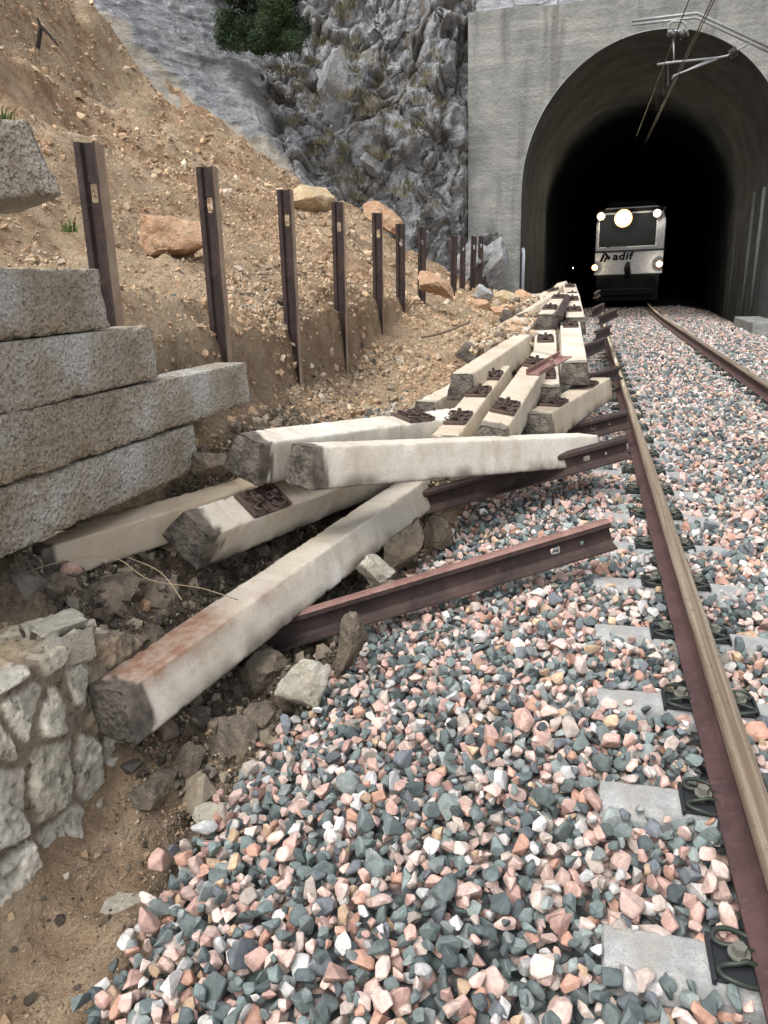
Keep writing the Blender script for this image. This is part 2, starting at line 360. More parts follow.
def tps_fit(P, z, lam=1e-3):
    d = np.sqrt(((P[:, None]-P[None])**2).sum(-1)+1e-9); K = d**2*np.log(d+1e-9)*.0+d      # biharmonic-like |r| kernel
    n = len(P); A = np.zeros((n+3, n+3)); A[:n, :n] = K-lam*np.eye(n); A[:n, n] = 1; A[:n, n+1:] = P; A[n:, :n] = A[:n, n:].T
    return np.linalg.solve(A, np.r_[z, 0, 0, 0]), P
def tps_eval(fit, Q):
    w, P = fit; n = len(P); out = np.zeros(len(Q))
    for i in range(0, len(Q), 20000):
        q = Q[i:i+20000]; d = np.sqrt(((q[:, None]-P[None])**2).sum(-1)); out[i:i+20000] = d@w[:n]+w[n]+q@w[n+1:]
    return out
S_ = np.array([1, .55])
TF = tps_fit(ctrl[:, :2]*S_, ctrl[:, 2], 2e-2)
def ballast_z(X, Y):
    """ballast surface: level with the sleepers, falling away at the shoulder"""
    X = np.asarray(X, float)-trackx(Y); l = np.clip((-1.55-X)/1.1, 0, 1.6); r = np.clip((X-2.1)/1.2, 0, 1.6)
    return .002-.24*l**1.35-.25*r**1.3
def smooth(a, b, x): t = np.clip((x-a)/(b-a), 0, 1); return t*t*(3-2*t)
def edge_x(Y):                      # left edge of the ballast
    Y = np.asarray(Y, float); return np.interp(Y, [-2, 1, 1.9, 3, 4, 5, 7, 10, 13, 24], [-2.5,-2.55,-2.68,-2.52,-2.42,-2.36,-2.2,-2.0,-1.85,-1.8])
def terrain(X, Y):
    X = np.asarray(X, float); Y = np.asarray(Y, float); sh = X.shape; x, y = X.ravel(), Y.ravel()
    z = tps_eval(TF, np.stack([x, y], 1)*S_)
    P = np.stack([x, y, z], 1); P0 = np.stack([x, y, x*0], 1)
    far = smooth(-4.2, -5.5, x)
    scarp = np.exp(-((x+4.35)/.35)**2)*smooth(3.6, 5, y)*smooth(13, 9, y)
    st = np.interp(y, [3.2, 3.8, 5, 6.0, 6.6, 7.8, 9.5, 11, 12.5], [0, .60, .52, .44, .46, .64, .42, .22, 0]); wb = .05*fbm(P0*3, 3, 71)
    z = z+st*smooth(-4.03, -4.10, x+wb*.3)*smooth(-4.75, -4.25, x)
    rub = smooth(-2.3, -2.6, x)*smooth(-4.0, -3.8, x)*smooth(6.5, 4.5, y)*smooth(1.4, 2.5, y)
    z = z+.26*fbm(P*.55, 4, 3)*(.25+far)+.12*fbm(P*2.0, 6, 5, g=.68)*(.55+far*.9)+.6*far*smooth(-8, -9.5, x)*fbm(P*.55+3, 5, 15, ridge=True)+.10*fbm(P*1.6, 4, 9, ridge=True)*(scarp+far*.35)
    f1, f2, c = worley((P+.06*np.stack([fbm(P*5, 2, 1), fbm(P*5, 2, 2), P[:, 2]*0], 1))*5.2, 11); z = z+(.07*(c-.3)*np.clip((f2-f1)*3, 0, 1))*(.30+2.3*rub+.5*scarp)
    f1, f2, c = worley(P*11, 12); z = z+.03*(c-.2)*np.clip((f2-f1)*3, 0, 1)*(.5+2*rub+scarp+.4*far)
    z = z+.022*fbm(P*11, 3, 21)*(.6+rub+scarp)
    # under and beside the ballast
    bz = ballast_z(x, y)-.10
    w = smooth(0, .16, x-edge_x(y)); z = z*(1-w)+bz*w
    return z.reshape(sh)
def lin(*seg):
    o = []
    for a, b, st in seg: o.append(np.arange(a, b, st))
    return np.concatenate(o+[[seg[-1][1]]])
gx = lin((-40,-15,.6),(-15,-7,.075),(-7,-4.9,.045),(-4.9,-2.1,.032),(-2.1,4,.3),(4,40,2)); gy = lin((-6,.7,.3),(.7,6.2,.034),(6.2,12,.05),(12,24.4,.085))
GX, GY = np.meshgrid(gx, gy, indexing='ij'); GZ = terrain(GX, GY)
P = np.stack([GX, GY, GZ], -1)
nz = fbm(P*.6, 4, 40); nz2 = fbm(P*2.5, 4, 44)
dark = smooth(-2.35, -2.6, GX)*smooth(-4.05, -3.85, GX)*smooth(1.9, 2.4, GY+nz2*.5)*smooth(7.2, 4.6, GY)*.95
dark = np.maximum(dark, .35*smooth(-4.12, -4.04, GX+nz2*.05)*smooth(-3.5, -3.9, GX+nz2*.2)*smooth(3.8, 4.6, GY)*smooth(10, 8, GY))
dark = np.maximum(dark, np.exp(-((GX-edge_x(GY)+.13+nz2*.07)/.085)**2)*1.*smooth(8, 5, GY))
sand = np.clip(smooth(-2.5, -2.7, GX)*smooth(-3.4, -3.2, GX)*smooth(2.5, 1.9, GY+nz2*.4)+smooth(-3.2, -3.3, GX)*smooth(-4, -3.8, GX)*smooth(2.6, 2.3, GY)+.8*smooth(-4.4, -4.7, GX)*smooth(-6.2, -5.6, GX)*smooth(6.8, 6, GY+nz), 0, 1)
tan = np.clip(smooth(.05, .3, nz)*smooth(-4.2, -4.8, GX)*.8+np.exp(-((GX+4.35)/.4)**2)*smooth(5.2, 6.5, GY)*smooth(13, 9, GY)*.9, 0, 1)
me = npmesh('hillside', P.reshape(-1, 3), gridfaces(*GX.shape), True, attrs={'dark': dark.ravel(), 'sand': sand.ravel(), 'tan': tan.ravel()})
tag(link('hillside', me, M_SOIL), kind='structure')
# ground beyond the right of the line and behind everything
gm = npmesh('ground', [(-120,-60,-1.2),(120,-60,-1.2),(120,160,-1.2),(-120,160,-1.2)], [(0,1,2,3)], attrs={'dark': np.zeros(4), 'sand': np.zeros(4), 'tan': np.zeros(4)})
tag(link('ground', gm, M_SOIL), kind='structure')

# ------------------------------------------------------------------ ballast bed (inside tunnel and out)
t = NT('ballast_bed_gravel', .85); v = t.voro(22, out='Color'); vd = t.voro(22)
c = t.ramp(v, [(0, (.06, .08, .08)), (.42, (.16, .2, .19)), (.55, (.42, .28, .24)), (.75, (.5, .42, .38)), (1, (.6, .58, .55))], 'CONSTANT')
M_BED = t.fin(t.mix(t.ramp(vd, [(.3, 0), (.6, .85)]), c, (.02, .02, .02)), t.bump(vd, 1, -.03))
bx = lin((-3.6, 3.9, .1)); by = lin((-6, 24, .3), (24, 110, 1.5))
BX, BY = np.meshgrid(bx, by, indexing='ij'); XX = BX+trackx(BY)
BX2 = np.where(BY < 24, np.maximum(BX, edge_x(BY)+.03), BX)
me = npmesh('ballast_bed', np.stack([BX2+trackx(BY), BY, ballast_z(BX2+trackx(BY), BY)-.06], -1).reshape(-1, 3), gridfaces(*BX.shape))
tag(link('ballast_bed', me, M_BED), kind='structure')
SLY0, SLN = 1.545, 62       # first visible sleeper and how many
SP = .60

def hull_stone(seed, n=13, bev=.09, flat=.75):
    r = random.Random(seed); bm = bmesh.new()
    ax = (1, r.uniform(.62, .95), r.uniform(.5, .85)*flat/.75)
    for _ in range(n):
        v = Vector((r.gauss(0, 1), r.gauss(0, 1), r.gauss(0, 1))).normalized()*r.uniform(.82, 1.05)
        bm.verts.new((v.x*ax[0], v.y*ax[1], v.z*ax[2]))
    bmesh.ops.convex_hull(bm, input=bm.verts)
    for v in [v for v in bm.verts if not v.link_faces]: bm.verts.remove(v)
    bmesh.ops.dissolve_limit(bm, angle_limit=R(7), verts=bm.verts, edges=bm.edges)
    if bev: bmesh.ops.bevel(bm, geom=list(bm.edges), offset=bev, segments=1, profile=.5, affect='EDGES', clamp_overlap=True)
    bmesh.ops.triangulate(bm, faces=bm.faces)
    V = np.array([v.co[:] for v in bm.verts]); Fc = np.array([[v.index for v in f.verts] for f in bm.faces]) if not bm.verts.index_update() else None
    bm.free(); return V, Fc
def rotmats(n, g):
    q = g.normal(size=(n, 4)); q /= np.linalg.norm(q, axis=1)[:, None]; w, x, y, z = q.T
    return np.stack([np.stack([1-2*(y*y+z*z), 2*(x*y-z*w), 2*(x*z+y*w)], -1), np.stack([2*(x*y+z*w), 1-2*(x*x+z*z), 2*(y*z-x*w)], -1), np.stack([2*(x*z-y*w), 2*(y*z+x*w), 1-2*(x*x+y*y)], -1)], 1)
def scatter(protos, pos, size, cols, g):
    Vs, Fs, Cs = [], [], []; off = 0; k = g.integers(0, len(protos), len(pos)); Rm = rotmats(len(pos), g)
    for i, (V, Fc) in enumerate(protos):
        s = np.where(k == i)[0]
        if not len(s): continue
        q = np.einsum('nij,vj->nvi', Rm[s], V)*size[s][:, None, None]+pos[s][:, None, :]
        Vs.append(q.reshape(-1, 3)); Fs.append((Fc[None]+(np.arange(len(s))*len(V))[:, None, None]+off).reshape(-1, 3)); Cs.append(np.repeat(cols[s], len(V), 0)); off += len(s)*len(V)
    return np.concatenate(Vs), np.concatenate(Fs), np.concatenate(Cs)
def darts(x0, x1, y0, y1, rfun, k, tries, g, ok):
    """spread discs of random radius without deep overlap"""
    cell = .08; grid = {}; out = []
    xs = g.uniform(x0, x1, tries); ys = g.uniform(y0, y1, tries); rs = rfun(tries); o = ok(xs, ys)
    for x, y, r, a in zip(xs.tolist(), ys.tolist(), rs.tolist(), o.tolist()):
        if not a: continue
        cx, cy = int(x/cell), int(y/cell); bad = False
        for i in (cx-1, cx, cx+1):
            for j in (cy-1, cy, cy+1):
                for (px, py, pr) in grid.get((i, j), ()):
                    if (px-x)**2+(py-y)**2 < (k*(r+pr))**2: bad = True; break
                if bad: break
            if bad: break
        if bad: continue
        grid.setdefault((cx, cy), []).append((x, y, r)); out.append((x, y, r))
    return np.array(out)
PAL = np.array([(.085,.104,.107),(.125,.15,.148),(.15,.185,.18),(.22,.25,.24),(.14,.155,.17),(.47,.31,.265),(.53,.39,.34),(.44,.26,.195),(.47,.34,.23),(.55,.455,.405),(.55,.53,.505),(.42,.42,.41),(.36,.31,.27)])
PW = np.array([9,14,15,10,6,14,15,6,4,9,6,5,6], float); PW /= PW.sum()
def on_track(x, y, pad=0.):
    """keep stones off sleeper ends, fastenings and rails"""
    xt = x-trackx(y); ys = np.abs(((y-SLY0+SP/2) % SP)-SP/2)
    on_s = ys < .050+pad+.02*np.sin(x*31+y*11)
    a = on_s & (xt > -1.29-pad) & ((xt < -.98) | ((ys < .045+pad*.5) & (xt > -.80) & (xt < -.42+.12*np.sin(y*7.3)))); b = on_s & (xt > .95) & (xt < 1.2) & False
    f_ = (ys < .078) & (np.abs(np.abs(xt)-.87) < .185); a = a | f_
    rail = (np.abs(np.abs(xt)-.87) < .085+pad*.4)
    return a | b | rail
def ballast(name, protos, y0, y1, size, seed, layers, tries):
    g = np.random.default_rng(seed); allp, alls = [], []
    for li, (dz, kk, sc, pad) in enumerate(layers):
        rf = lambda n: np.clip(g.lognormal(math.log(size*sc), .30, n), size*.5*sc, size*1.75*sc)
        ok = lambda x, y: (x > edge_x(y)+.05*g.normal(size=x.shape)-.03*(li == 0)) & (x-trackx(y) < 3.4) & ~on_track(x, y, pad)
        p = darts(-2.95, 3.6, y0, y1, rf, kk, tries, g, ok)
        z = ballast_z(p[:, 0], p[:, 1])+dz+g.uniform(-.35, .35, len(p))*size
        allp.append(np.stack([p[:, 0], p[:, 1], z], 1)); alls.append(p[:, 2])
    P = np.concatenate(allp); s = np.concatenate(alls)
    cols = PAL[g.choice(len(PAL), len(P), p=PW)]*g.uniform(.85, 1.38, (len(P), 1))
    V, Fc, Cc = scatter(protos, P, s, cols, g)
    return V, Fc, Cc
near_p = [hull_stone(100+i, 14, .075) for i in range(22)]; far_p = [hull_stone(300+i, 9, 0) for i in range(14)]
v1 = ballast('a', near_p, .6, 4.8, .0355, 1, [(-.058, .56, 1.0, .01), (-.020, .60, 1.0, .014), (.006, .88, .95, .02)], 75000)
v2 = ballast('b', far_p, 4.8, 12, .0365, 2, [(-.03, .58, 1.0, 0), (.0, .78, 1.0, .005)], 110000)
v3 = ballast('c', far_p, 12, 34, .038, 3, [(-.012, .68, 1.05, 0)], 110000)
off = 0; Vs, Fs, Cs = [], [], []
for V, Fc, Cc in (v1, v2, v3): Vs.append(V); Fs.append(Fc+off); Cs.append(Cc); off += len(V)
me = npmesh('track_ballast', np.concatenate(Vs), np.concatenate(Fs), False, attrs={'tint': np.clip(np.concatenate(Cs), 0, .8)})
tag(link('track_ballast', me, M_BAL), 'loose crushed stone in pink, cream, orange and dark green around the rails', 'ballast', kind='stuff')

# ------------------------------------------------------------------ rails
def rail_prof(h=.172, foot=.15, head=.072, web=.0165):
    f, d, w = foot/2, head/2, web/2
    r = [(-f, 0), (f, 0), (f, .011), (w+.018, .026), (w, .045), (w, h-.055), (d-.002, h-.040), (d, h-.034), (d, h-.012), (d-.008, h-.003), (d-.02, h)]
    return r+[(-x, z) for x, z in r[2:][::-1]]
def running_rail(x, label):
    pr = rail_prof(); n = len(pr); ys = np.concatenate([np.arange(-4, 24, 2.), np.arange(24, 111, 3.)])
    V = [(x+float(trackx(y))+a, y, .028+b) for y in ys for a, b in pr]
    Fc = [(i*n+k, (i+1)*n+k, (i+1)*n+(k+1) % n, i*n+(k+1) % n) for i in range(len(ys)-1) for k in range(n)]
    top = {7, 8, 9, 10, 11, 12, 13}
    mi = [1 if k in top else 0 for i in range(len(ys)-1) for k in range(n)]
    me = npmesh('running_rail', V, Fc, False, mi); o = link('running_rail', me, [M_FOOT, M_HEAD])
    tag(o, label, 'rail', 'running rails of the track'); return o
running_rail(-.87, 'brown steel running rail on the left, passing the ends of the fallen posts')
running_rail(.87, 'brown steel running rail on the right, nearer the tunnel wall')

# ------------------------------------------------------------------ fastenings and embedded sleepers
def catmull(pts, n=5):
    P_ = [Vector(p) for p in pts]; P_ = [P_[0]*2-P_[1]]+P_+[P_[-1]*2-P_[-2]]; o = []
    for i in range(1, len(P_)-2):
        a, b, c, d = P_[i-1:i+3]
        for k in range(n):
            u = k/n; o.append(.5*((2*b)+(c-a)*u+(2*a-5*b+4*c-d)*u*u+(3*b-a-3*c+d)*u**3))
    o.append(P_[-2]); return o
half = [(.058,-.018,.028),(.030,-.020,.040),(.004,-.026,.036),(-.022,-.030,.030),(-.040,-.044,.030),(-.034,-.066,.034),(-.006,-.078,.034),(.030,-.078,.026),(.056,-.066,.022),(.062,-.044,.024)]
half2 = [(x, -y, z) for x, y, z in half]
def clip_meshes():
    a = MB(); a.tube(catmull([*half[::-1], (.062, 0, .028), *half2], 4), .0068, 8)
    c = a.mesh('spring_clip', True)
    b = MB(); M0 = Matrix.Identity(4)
    hexa = [(.017*math.cos(k*math.pi/3), .017*math.sin(k*math.pi/3)) for k in range(6)]
    b.add([(x+.012, y, .043) for x, y in hexa]+[(x+.012, y, .066) for x, y in hexa], [tuple(range(5, -1, -1)), tuple(range(6, 12))]+[(k, (k+1) % 6, (k+1) % 6+6, k+6) for k in range(6)])
    b.tube([(.012, 0, .0), (.012, 0, .044)], .011, 10); b.tube([(.012, 0, .038), (.012, 0, .044)], .027, 14)
    bo = b.mesh('bolt')
    p = MB(); p.box((-.056,-.07,.001), (-.046,.07,.024)); p.box((-.046,-.06,.001), (.055,.06,.010))
    pl = p.mesh('guide_plate', bevel=.002, seg=1)
    return c, bo, pl
ME_CLIP, ME_BOLT, ME_PLATE = clip_meshes()
for q, mm in ((ME_CLIP, M_CLIP), (ME_BOLT, M_BOLT), (ME_PLATE, M_PAD)): q.materials.append(mm)
RC = ME_CLIP.copy(); RC.materials.clear(); RC.materials.append(M_CLIPR)
RB = ME_BOLT.copy(); RB.materials.clear(); RB.materials.append(M_CLIPR)
def add_clip(parent, loc, flip, rusty=False, detail=True):
    """guide plate with its spring clip and bolt; the rail lies towards local +x unless flipped"""
    M = Matrix.Translation(loc) @ Matrix.Rotation(math.pi if flip else 0, 4, 'Z')
    pl = bpy.data.objects.new('guide_plate', ME_PLATE); COL.objects.link(pl); pl.parent = parent; pl.matrix_local = M
    for nm, me_ in (('spring_clip', RC if rusty else ME_CLIP), ('bolt', RB if rusty else ME_BOLT)):
        o = bpy.data.objects.new(nm, me_); COL.objects.link(o); o.parent = pl
    return pl
def emb_mesh():
    # a prestressed sleeper: ends and rail seats high, waist low; top narrower than the base
    xs = [-1.3, -1.295, -1.1, -.55, -.28, .28, .55, 1.1, 1.295, 1.3]; tz = [-.012, 0, 0.004, 0.004, -.07, -.07, 0.004, 0.004, 0, -.012]; V = []
    for x, z in zip(xs, tz):
        V += [(x, -.14, -.2), (x, -.088, z-.03), (x, -.062, z-.003), (x, -.055, z), (x, .055, z), (x, .062, z-.003), (x, .088, z-.03), (x, .14, -.2)]
    f = [(i*8+k, (i+1)*8+k, (i+1)*8+k+1, i*8+k+1) for i in range(len(xs)-1) for k in range(7)]
    mb = MB(); mb.add(V, f+[tuple(range(8)), tuple(range(len(V)-1, len(V)-9, -1))]); return mb.mesh('track_sleeper')
ME_EMB = emb_mesh(); ME_EMB.materials.append(M_NEW)
ORD = ['first','second','third','fourth','fifth','sixth','seventh','eighth','ninth','tenth','eleventh','twelfth','thirteenth','fourteenth','fifteenth','sixteenth','seventeenth','eighteenth','nineteenth','twentieth']
TENS = {2: 'twenty', 3: 'thirty', 4: 'forty', 5: 'fifty', 6: 'sixty'}
def ordinal(i):
    if i < 20: return ORD[i]
    n = i+1; a, b = divmod(n, 10)
    return {20: 'twentieth', 30: 'thirtieth', 40: 'fortieth', 50: 'fiftieth', 60: 'sixtieth'}[n] if b == 0 else TENS[a]+'-'+ORD[b-1]
for i in range(54):
    y = SLY0+SP*i; o = bpy.data.objects.new('track_sleeper', ME_EMB); COL.objects.link(o); o.location = (float(trackx(y)), y, 0)
    where = ('pale concrete sleeper set in the ballast, %s from the camera along the track' if y < 23 else 'shaded concrete sleeper inside the tunnel mouth, %s from the camera') % ordinal(i)
    tag(o, where, 'railway sleeper', 'concrete sleepers under the running rails')
    if i < 24:
        for s, fl in ((-.87-.118, False), (-.87+.118, True), (.87-.118, False), (.87+.118, True)):
            add_clip(o, (s, 0, .004), fl)

# ------------------------------------------------------------------ fallen and stacked sleepers
def slab_mesh(L, wt, wb, h, seed, chip=.012, endmud=(.9, .4), mode='cream', tone=.3, red=0):
    """box with rounded worn edges; faces: 0 sides and top, 1 ends, 2 underside"""
    nx, ny, nz = max(12, int(L/.022)), 8, 7
    V = []; Fc = []; mi = []; idx = {}
    def vid(i, j, k):
        if (i, j, k) not in idx: idx[(i, j, k)] = len(V); V.append((i/nx, j/ny, k/nz))
        return idx[(i, j, k)]
    for i in range(nx):
        for j in range(ny):
            Fc.append([vid(i,j,nz),vid(i+1,j,nz),vid(i+1,j+1,nz),vid(i,j+1,nz)]); mi.append(0)
            Fc.append([vid(i,j,0),vid(i,j+1,0),vid(i+1,j+1,0),vid(i+1,j,0)]); mi.append(2)
        for k in range(nz):
            Fc.append([vid(i,0,k),vid(i+1,0,k),vid(i+1,0,k+1),vid(i,0,k+1)]); mi.append(0)
            Fc.append([vid(i,ny,k),vid(i,ny,k+1),vid(i+1,ny,k+1),vid(i+1,ny,k)]); mi.append(0)
    for j in range(ny):
        for k in range(nz):
            Fc.append([vid(0,j,k),vid(0,j,k+1),vid(0,j+1,k+1),vid(0,j+1,k)]); mi.append(1)
            Fc.append([vid(nx,j,k),vid(nx,j+1,k),vid(nx,j+1,k+1),vid(nx,j,k+1)]); mi.append(1)
    U = np.array(V); 
    def sp(u, e): return .5+np.sign(u-.5)*(.5-np.maximum(0, .5-np.abs(u-.5))**1)*1.0
    x = (U[:, 0]-.5)*L; y0 = (U[:, 1]*2-1); z0 = U[:, 2]
    # pack the outer rows near the edges so that the rounding stays small
    def pack(u, n, e): 
        k = np.round(u*n).astype(int); a = np.linspace(0, 1, n+1); a[1] = e; a[-2] = 1-e; a[2:-2] = np.linspace(2.5*e, 1-2.5*e, n-3) if n > 4 else a[2:-2]; return a[k]
    yy = pack(U[:, 1], ny, .05)*2-1; zz = pack(U[:, 2], nz, .055)
    wz = (wb+(wt-wb)*zz)/2; y = yy*wz; z = (zz-.5)*h
    r = .006                                   # rounding
    hx, hz = L/2, h/2
    cx = np.clip(x, -hx+r, hx-r); cy = np.clip(y, -wz+r, wz-r); cz = np.clip(z, -hz+r, hz-r)
    D = np.stack([x-cx, y-cy, z-cz], 1); n_ = np.linalg.norm(D, axis=1); k = np.where(n_ > r, r/np.maximum(n_, 1e-9), 1)
    Pn = np.stack([cx, cy, cz], 1)+D*k[:, None]
    ed = (n_ > 1e-6)
    Q = Pn+seed*7.7
    nn = fbm(Q*5, 3, seed); nf = fbm(Q*22, 3, seed+5)
    out = Pn/np.maximum(np.linalg.norm(Pn*np.array([.0, 1, 1]), axis=1), .05)[:, None]; out[:, 0] = 0
    edge = ((np.abs(yy) > .85).astype(float)+(np.abs(zz-.5) > .42)+(np.abs(x) > hx-.03) >= 2)
    end = np.abs(x) > hx-.012
    Pn = Pn+out*(nn*.0010+nf*.0014)[:, None]-out*(edge*np.clip(nf*1.5+nn-.05, 0, 1)*chip*.9)[:, None]
    Pn[:, 0] += end*(-np.sign(x))*(np.clip(nf*.8+.5, 0, 1)*chip+.02*np.clip(nn, 0, 1))+end*(zz-.5)*(-np.sign(x))*.03
    jag = .11+.06*nn+.05*nf
    mud = np.clip(np.where(x < 0, endmud[0]*smooth(jag+.006, jag-.006, (x+hx)), endmud[1]*smooth(jag+.012, jag-.012, (hx-x))), 0, 1)
    mud = np.maximum(mud, smooth(.72, 1.05, (1-zz)+.35*nn)*.8)
    if mode == 'rough': mi = [2 if m_ == 0 else m_ for m_ in mi]; mud = mud*.4+.35*np.clip(nn+.1+(1-zz)*.2, 0, 1)
    return npmesh('concrete_sleeper', Pn, Fc, True, mi, {'mud': mud, 'tone': np.full(len(Pn), tone)+.25*nn, 'red': np.clip(red*smooth(.75, .95, zz)*smooth(1.4, .5, x+hx+.6*nn), 0, 1)})
def place_sleeper(label, A, B, h=.22, wt=.20, wb=.29, seed=1, roll=0, clips=None, group=None, L=None, mode='cream', cat='concrete sleeper', endmud=(.9, .4), mats=None, name='concrete_sleeper', tone=None, red=0):
    """A, B: the middles of the top edges of its two ends"""
    A, B = Vector(A), Vector(B)
    if L: B = A+(B-A).normalized()*L
    M = frame(A, B, roll); L = (B-A).length
    M = M @ Matrix.Translation((0, 0, -h/2))
    o = link(name, slab_mesh(L, wt, wb, h, seed, endmud=endmud, mode=mode, tone=(.30+.5*((seed*.618) % 1)) if tone is None else tone, red=red), mats or [M_SLP, M_END, M_ROUGH], M=M)
    tag(o, label, cat, group)
    for cx in (clips or []):
        # one rail seat: two rusty clips facing each other on a steel bed
        p = bpy.data.objects.new('guide_plate', ME_SEAT); COL.objects.link(p); p.parent = o; p.matrix_local = Matrix.Translation((cx, 0, h/2+.0005))
        for s, fl in ((-.085, 0), (.085, math.pi)):
            for nm, me_ in (('spring_clip', RC), ('bolt', RB)):
                q = bpy.data.objects.new(nm, me_); COL.objects.link(q); q.parent = p
                q.matrix_local = Matrix.Translation((s, 0, 0)) @ Matrix.Rotation(fl, 4, 'Z')
    return o
mb = MB(); mb.box((-.15,-.085,.0), (-.13,.085,.024)); mb.box((.13,-.085,.0), (.15,.085,.024)); mb.box((-.13,-.09,.0), (.13,.09,.012)); mb.box((-.055,-.09,.012), (-.04,.09,.026)); mb.box((.04,-.09,.012), (.055,.09,.026))
ME_SEAT = mb.mesh('guide_plate', bevel=.002, seg=1); ME_SEAT.transform(Matrix.Diagonal((1.1, 1.05, 1, 1))); ME_SEAT.materials.append(M_CLIPR)
GF = 'sleepers fallen from the collapsed wall'
def A_(px, py, Z): return tuple(at(px, py, Z=Z))
place_sleeper('longest pinkish concrete sleeper slanting down over the rubble to the old masonry wall', A_(100, 692, .16), A_(410, 481, .25), seed=1, group=GF, h=.21, wt=.2, wb=.30, endmud=(1, .3), L=3.0, roll=R(-4), tone=.32, red=1.)
place_sleeper('clean cream concrete sleeper lying topmost across the heap, its dirty end towards the wall', A_(298, 445, .80), A_(584, 434, .43), seed=2, group=GF, h=.235, wt=.2, wb=.29, endmud=(1, .0), L=2.75, roll=R(-2), tone=.22)
place_sleeper('whitish concrete sleeper with one rusty fastening, just behind the topmost cream sleeper', A_(246, 438, .84), A_(476, 410, .58), seed=3, group=GF, h=.235, clips=[.42], endmud=(1, .2), L=2.45, roll=R(14), tone=.12)
place_sleeper('short-looking concrete sleeper with a rusty rail seat poking out under the heap, its end black', A_(193, 525, .50), A_(322, 481, .44), seed=4, group=GF, L=2.1, h=.21, clips=[-.50], endmud=(1, .3), roll=R(36), tone=.4)
place_sleeper('dusty beige concrete sleeper lying along the foot of the stacked wall', A_(24, 546, .52), A_(250, 481, .47), seed=5, group=GF, L=2.6, h=.17, tone=.85, endmud=(1, .5), wt=.24)
place_sleeper('concrete sleeper leaning on the loose earth, upper left of the heap', A_(461, 374, .82), A_(523, 334, .96), seed=6, group=GF, h=.24, endmud=(.3, .3), L=2.5)
place_sleeper('muddy concrete sleeper half buried under the leaning one at the heap edge', A_(424, 402, .50), A_(500, 362, .62), seed=7, group=GF, endmud=(.3, .3), L=2.6)
place_sleeper('concrete sleeper with a broad grey end, angled towards the running rail', A_(536, 414, .56), A_(598, 379, .52), seed=8, group=GF, clips=[-.72, .55], endmud=(.8, .3), L=2.55, h=.23)
place_sleeper('narrow bright concrete sleeper edge running up the middle of the heap', A_(492, 428, .62), A_(533, 367, .82), seed=9, group=GF, clips=[-.75, .72], L=2.5, roll=R(10))
place_sleeper('concrete sleeper with two dark fastenings between the bright edge and the grey-ended sleeper', (-1.96, 6.35, .54), (-1.66, 8.7, .60), seed=10, group=GF, clips=[-.5, .7], L=2.6)
place_sleeper('concrete sleeper with dark fastenings along the left side of the bright-edged one', (-2.36, 5.0, .55), (-2.22, 7.5, .76), seed=11, group=GF, clips=[-.75, .1, .75], L=2.6)
place_sleeper('white concrete sleeper lying under the loose red steel plate', (-1.72, 6.75, .66), (-1.86, 9.25, .97), seed=12, group=GF, clips=[-.85, .72], L=2.6, wt=.24, wb=.3)
place_sleeper('white concrete sleeper with a dark square end, beside the red plate on the track side', A_(575, 363, .80), A_(570, 321, 1.03), seed=13, group=GF, clips=[.95], endmud=(.8, .3), L=2.55, wt=.24, wb=.30)
place_sleeper('half buried concrete sleeper end under the leaning sleeper, in shadow', A_(512, 373, .62), A_(533, 345, .78), seed=14, group=GF, L=2.2)
place_sleeper('concrete sleeper with dark fastenings high on the heap near the tunnel', (-1.52, 10.1, 1.06), (-1.62, 12.4, 1.27), seed=15, group=GF, clips=[-.6, .5], L=2.6, wt=.24)
place_sleeper('farthest concrete sleeper at the peak of the heap by the dark tunnel mouth', (-1.60, 12.9, 1.20), (-1.72, 15.3, 1.38), seed=16, group=GF, clips=[-.7, .7], L=2.5, wt=.24)
place_sleeper('dusty concrete sleeper sunk in earth left of the white ones', (-2.22, 9.3, .94), (-2.2, 11.6, 1.02), seed=17, group=GF, L=2.5, wt=.25, endmud=(.5, .5))
place_sleeper('earth-covered concrete sleeper sunk in the far part of the heap', (-2.0, 12.0, 1.04), (-2.0, 14.5, 1.18), seed=18, group=GF, L=2.5, wt=.25, endmud=(.5, .5))
place_sleeper('grey concrete sleeper end just below the tunnel mouth behind the heap', (-2.45, 15.5, 1.05), (-2.2, 17.9, 1.2), seed=19, group=GF, L=2.4, wt=.25)

place_sleeper('concrete sleeper lying crosswise on its side behind the leaning sleeper', (-2.75, 9.2, .80), (-2.3, 11.4, 1.0), seed=21, group=GF, L=2.4, roll=R(30))
place_sleeper('pale sleeper end tilted up between the far sunken sleepers', (-2.35, 11.3, 1.05), (-1.95, 13.4, 1.28), seed=22, group=GF, L=2.2, roll=R(-18))
place_sleeper('narrow pale sleeper squeezed beside the peak of the heap', (-1.92, 10.2, 1.10), (-1.78, 12.6, 1.30), seed=23, group=GF, clips=[-.6, .6], L=2.5)
place_sleeper('far tilted sleeper beside the peak of the heap, left of the farthest one', (-2.05, 14.0, 1.22), (-1.9, 16.2, 1.40), seed=24, group=GF, clips=[-.4], L=2.4, roll=R(-12))
place_sleeper('skewed sleeper lying over the far sunken ones with its end to the left', (-2.75, 13.6, 1.0), (-2.0, 15.4, 1.25), seed=25, group=GF, L=2.3, roll=R(8))
